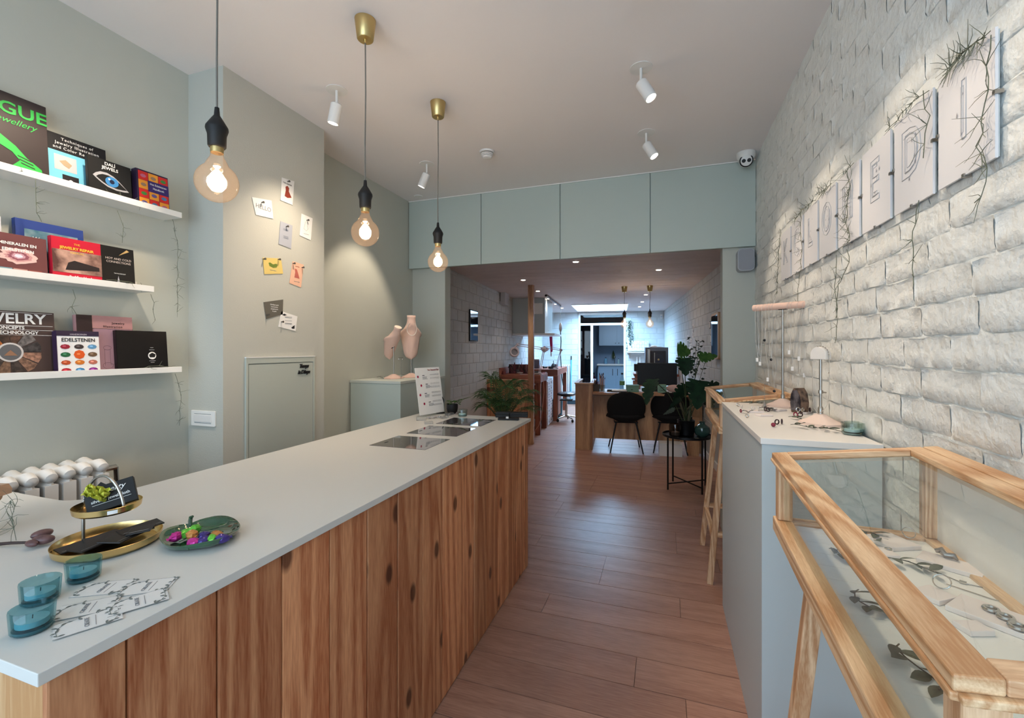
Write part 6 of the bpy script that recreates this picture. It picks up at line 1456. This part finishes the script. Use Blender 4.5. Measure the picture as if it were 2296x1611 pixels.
# tools on the benches
rr = random.Random(77)
def bench_item(i, u, v, z, kind, label):
    t = WT({'spool': 'wire_spool', 'pliers': 'pliers', 'tin': 'tin', 'bowl': 'bowl', 'file': 'hand_file', 'motor': 'flex_motor'}[kind], label, 'tool', u, v, z+.0004, rr.uniform(-1.5, 1.5), 'tools lying on the workbenches')
    if kind == 'spool': O('reel', MB().lathe([(.03, 0), (.03, .005), (.015, .006), (.015, .03), (.03, .031), (.03, .036)], 14), flat(110, 100, 110), t, True)
    elif kind == 'pliers':
        for s_ in (-1, 1): O('handle', MB().tube([(0, 0, .01), (-.04, s_*.012, .01), (-.10, s_*.02, .01)], .006, 6), flat(150, 44, 50) if i % 2 else BLACK, t, True)
        O('jaw', MB().tube([(0, 0, .01), (.045, 0, .01)], [.009, .003], 6), STEEL, t)
    elif kind == 'tin': O('tin', MB().lathe([(.03, 0), (.032, .002), (.032, .05+.02*(i % 3)), (.028, .055+.02*(i % 3))], 14), flat(*((120, 60, 60), (60, 56, 62), (186, 180, 180))[i % 3]), t, True)
    elif kind == 'bowl': O('bowl', MB().lathe([(.03, 0), (.055, .03), (.05, .03), (.027, .004), (.001, .004)], 16), flat(200, 196, 190), t, True)
    elif kind == 'file': O('blade', MB().box(0, -.005, .006, .12, .005, .009), STEEL, t); O('handle', MB().tube([(-.07, 0, .009), (0, 0, .0085)], .008, 7), flat(150, 90, 60), t, True)
    else: O('body', MB().tube([(0, 0, .02), (.10, 0, .02)], .02, 10), BLACK, t, True); O('cord', MB().tube([(0, 0, .02), (-.04, .02, .04), (-.08, -.01, .01)], .004, 5), BLACK, t)
names_ = {'spool': 'wire spool', 'pliers': 'pliers', 'tin': 'little tin', 'bowl': 'pale bowl', 'file': 'wooden handled file', 'motor': 'black hand motor'}
kk = ['tin', 'motor', 'pliers', 'spool', 'tin', 'bowl', 'file', 'pliers', 'tin', 'motor', 'spool', 'file', 'bowl', 'pliers']
where = ['at the wall end', 'next to the wall end', 'left of the middle', 'in the back left', 'in the back middle', 'at the front middle', 'left of the post', 'behind the post', 'just right of the post', 'near the front edge', 'at the back edge', 'by the lamp foot', 'near the right corner', 'at the right corner']
for i in range(14): bench_item(i, UL+.07+.045*i+(.02 if i % 2 else 0)-.0, 3.55+.12*((i*5) % 6), BZ, kk[i], names_[kk[i]]+' '+where[i]+' of the tool heaped workbench')
where2 = ['at the near end', 'near the near end', 'left of the grey canister', 'behind the grey canister', 'in the middle', 'right of the middle', 'toward the back', 'at the far end']
for i in range(8): bench_item(i+1, -2.62+.07*i, 5.1+.18*((i*3) % 7), 1.0, kk[(i*3) % 14], names_[kk[(i*3) % 14]]+' '+where2[i]+' of the second workbench')
TD = mat('tool_red', (120, 56, 60), .5)
t = WT('tool_rack', 'dark red tool rack full of pliers and cords at the wall end', 'tool rack', UL+.2, 3.85, BZ+.0004)
O('board', MB().box(-.12, 0, 0, .30, .02, .16), TD, t)
for k in range(10): O('hanging_tool', MB().tube([(-.10+k*.042, -.012, .15+.02*(k % 3)), (-.105+k*.042, -.03, .08), (-.10+k*.045, -.02, .01)], .008-.003*(k % 2), 6), (BLACK, STEEL, TD)[k % 3], t, True)
O('cord', MB().tube([(-.12+.02*k, -.05-.01*math.sin(k), .10+.05*math.sin(k*.8)) for k in range(14)], .005, 5), BLACK, t, True)
t = WT('grey_canister', 'upright grey rectangular canister on the second workbench', 'canister', w_v(1204, 815, 5.4)[0], 5.4, 1.0004); O('body', MB().box(-.055, -.05, 0, .055, .05, .17), mat('canister', (110, 106, 116), .4), t, bevel=.006); O('lid', MB().box(-.057, -.052, .1705, .057, .052, .19), flat(216, 214, 216), t)
t = WT('iron_kettle', 'dark spouted kettle shape on the second workbench', 'kettle', w_v(1243, 825, 5.9)[0]-.02, 5.9, 1.0004); O('body', MB().lathe([(.05, 0), (.06, .02), (.03, .08), (.01, .09)], 16), BLACK, t, True); O('handle', MB().tube([(0, 0, .08), (0, 0, .15)], .008, 6), BLACK, t)
def magnifier(label, base, elbow, head, u_extra, bz, shade='ring'):
    t = WT('magnifier_lamp', label, 'desk lamp', base[0], base[1], bz+.0004); LM = mat('lamp_pink_grey', (206, 194, 196), .4)
    b = Vector((0, 0, .05)); e = Vector((elbow[0]-base[0], elbow[1]-base[1], elbow[2]-bz)); h = Vector((head[0]-base[0], head[1]-base[1], head[2]-bz))
    O('clamp', MB().lathe([(.035, 0), (.035, .03), (.02, .035), (.02, .05)], 14), LM, t, True)
    for off in (-.012, .012):
        o_ = Vector((off, 0, 0)); O('arm', MB().tube([b+o_, e+o_], .006, 8), LM, t, True)
        o_ = Vector((0, 0, off*1.4)); O('arm', MB().tube([e+o_, h+o_], .006, 8), LM, t, True)
    O('joint', MB().ball(e, .032, 12, 8), LM, t, True); O('joint', MB().ball(h, .022, 10, 8), LM, t, True)
    if shade == 'ring':
        c = h+Vector((-.05, -.02, -.13)); M = Matrix.Translation(c) @ Matrix.Rotation(R(28), 4, 'Z') @ Matrix.Rotation(R(78), 4, 'X')
        hd = O('head', MB().lathe([(.055, -.015), (.085, -.012), (.088, .015), (.075, .025), (.055, .02), (.055, -.015)], 32, M=M), LM, t, True)
        O('lens', MB().lathe([(.054, 0), (.001, .004)], 24, M=M), mat('lens_grey', (150, 150, 156), .1), hd, True); O('neck', MB().tube([h, c+Vector((.01, 0, .08))], .014, 8), LM, t, True)
    else:
        c = h+Vector((0, -.01, -.06)); M = Matrix.Translation(c) @ Matrix.Rotation(R(150), 4, 'X')
        hd = O('head', MB().lathe([(.02, .05), (.035, .04), (.08, -.01), (.082, -.02), (.076, -.015), (.03, .03)], 28, M=M), LM, t, True); O('lens', MB().ball(c, .02, 10, 8), mat('bulb_off', (240, 240, 240), .3), hd, True)
    return t
e1 = w_v(1220, 783, 3.7); h1 = w_v(1160, 773, 3.75); b1 = w_v(1215, 838, 3.62)
magnifier('ring magnifier lamp on a long pale arm over the tool heaped workbench', (min(b1[0], -2.17), 3.62), (e1[0], 3.7, e1[2]), (h1[0], 3.75, h1[2]), 0, BZ)
e2 = w_v(1258, 785, 5.3); h2 = w_v(1221, 778, 5.25)
magnifier('round shaded pale work lamp on a jointed arm over the second workbench', (-2.1, 5.2), (e2[0], 5.3, e2[2]), (h2[0], 5.25, h2[2]), 0, 1.0, 'dome')
t = WT('lamp_cord', 'pale pink electric cord hanging down the workbench leg', 'cord', 0, 0); 
q = [w_v(px, py, 3.42) for px, py in ((1218, 845), (1220, 880), (1217, 910), (1214, 935), (1208, 955), (1198, 968))]; O('cord', MB().tube([(a[0], 3.42, a[2]) for a in q], .005, 6), mat('cord_pink', (214, 160, 140), .6), t, True)
ra, rb_ = w_z(1224, 660, ZW), w_z(1257, 685, ZW)
t = WT('ceiling_rail', 'thin dark ceiling rail running away above the workbenches', 'rail', 0, 0, 0); O('rail', MB().beam((ra[0], ra[1], ZW-.02), (rb_[0], rb_[1], ZW-.02), .03, .025), mat('rail_grey', (92, 92, 104), .4), t); O('end_cap', MB().ball((ra[0], ra[1], ZW-.025), .02, 8, 6), BLACK, t)
t = WT('flex_shaft_motor', 'grey hanging flex shaft motor on a chain with a long black cable', 'tool', rb_[0], rb_[1], 0)
ch = MB()
for k in range(14): ch.tube([(.008*math.cos(a), 0, ZW-.05-.026*k+.014*math.sin(a)) if k % 2 else (0, .008*math.cos(a), ZW-.05-.026*k+.014*math.sin(a)) for a in [2*PI*i/8 for i in range(9)]], .0025, 4, False)
O('chain', ch, STEEL, t); zm = w_v(1252, 735, rb_[1])[2]
O('motor', MB().lathe([(.004, .11), (.018, .09), (.034, .05), (.036, -.03), (.02, -.08), (.008, -.10)], 16, c=(0, 0, zm)), mat('motor_taupe', (128, 118, 112), .5), t, True)
O('cable', MB().tube([(0, 0, zm-.10), (.01, 0, zm-.3), (-.005, 0, 1.3), (.015, 0, 1.0), (.03, -.02, .8), (.06, -.05, .62)], .010, 8), BLACK, t, True)
t = WT('white_bench_radiator', 'white ribbed upright radiator on the back wall left of the glazed door', 'radiator', -2.30, VB-.06)
for k in range(5): O('column', MB().box(-.02+k*.055, -.03, .15, .018+k*.055, .03, .98), WHITEM, t, bevel=.008)
O('header', MB().box(-.02, -.02, .98, .24, .02, 1.0).box(-.02, -.02, .12, .24, .02, .1495), WHITEM, t); O('foot', MB().box(.0, -.03, 0, .03, .03, .119).box(.19, -.03, 0, .22, .03, .119), WHITEM, t)
t = WT('broom', 'broom with a bright blue handle leaning on the back wall', 'broom', w_v(1280, 830, VB-.15)[0], VB-.15); O('handle', MB().tube([(0, 0, .1), (.0, .08, 1.12)], .014, 8), flat(60, 170, 214), t, True); O('grip', MB().tube([(.0, .08, 1.12), (0, .087, 1.22)], .015, 8), BLACK, t, True); O('brush', MB().box(-.12, -.03, 0, .12, .03, .1), flat(40, 60, 70), t, bevel=.01)
t = WT('waste_bin', 'dark teal waste bin beside the wheeled stool', 'bin', -2.14, 5.5)
O('body', MB().lathe([(.11, 0), (.13, .36), (.125, .36), (.105, .01), (.001, .01)], 24), mat('bin_teal', (28, 88, 104), .5), t, True); O('rim', MB().lathe([(.131, .355), (.135, .365), (.126, .37)], 24), mat('bin_teal2', (36, 100, 116), .4), t, True)
q = w_z(1270, 944, 0); t = WT('saddle_stool', 'black wheeled work stool with a chrome base', 'stool', q[0], q[1])
O('seat', MB().ball((0, 0, .52), .19, 24, 10, (1, 1, .26)), mat('seat_black', (24, 26, 34), .25, coat=.5), t, True); O('gas_lift', MB().tube([(0, 0, .07), (0, 0, .30)], .025, 14).tube([(0, 0, .30), (0, 0, .49)], .016, 12), CHROME, t, True)
O('footrest_plate', MB().box(-.12, -.12, .40, .12, .12, .415), BLACK, t, bevel=.004)
for k in range(5):
    a = 2*PI*k/5+.3; x, y = .24*math.cos(a), .24*math.sin(a); l = O('base_arm', MB().tube([(.02*math.cos(a), .02*math.sin(a), .10), (x, y, .065)], [.018, .012], 8), CHROME, t, True)
    O('caster', MB().lathe([(.026, -.012), (.028, -.01), (.028, .01), (.026, .012)], 14, M=Matrix.Translation((x, y, .0285)) @ Matrix.Rotation(a, 4, 'Z') @ Matrix.Rotation(R(90), 4, 'X')), BLACK, l, True)
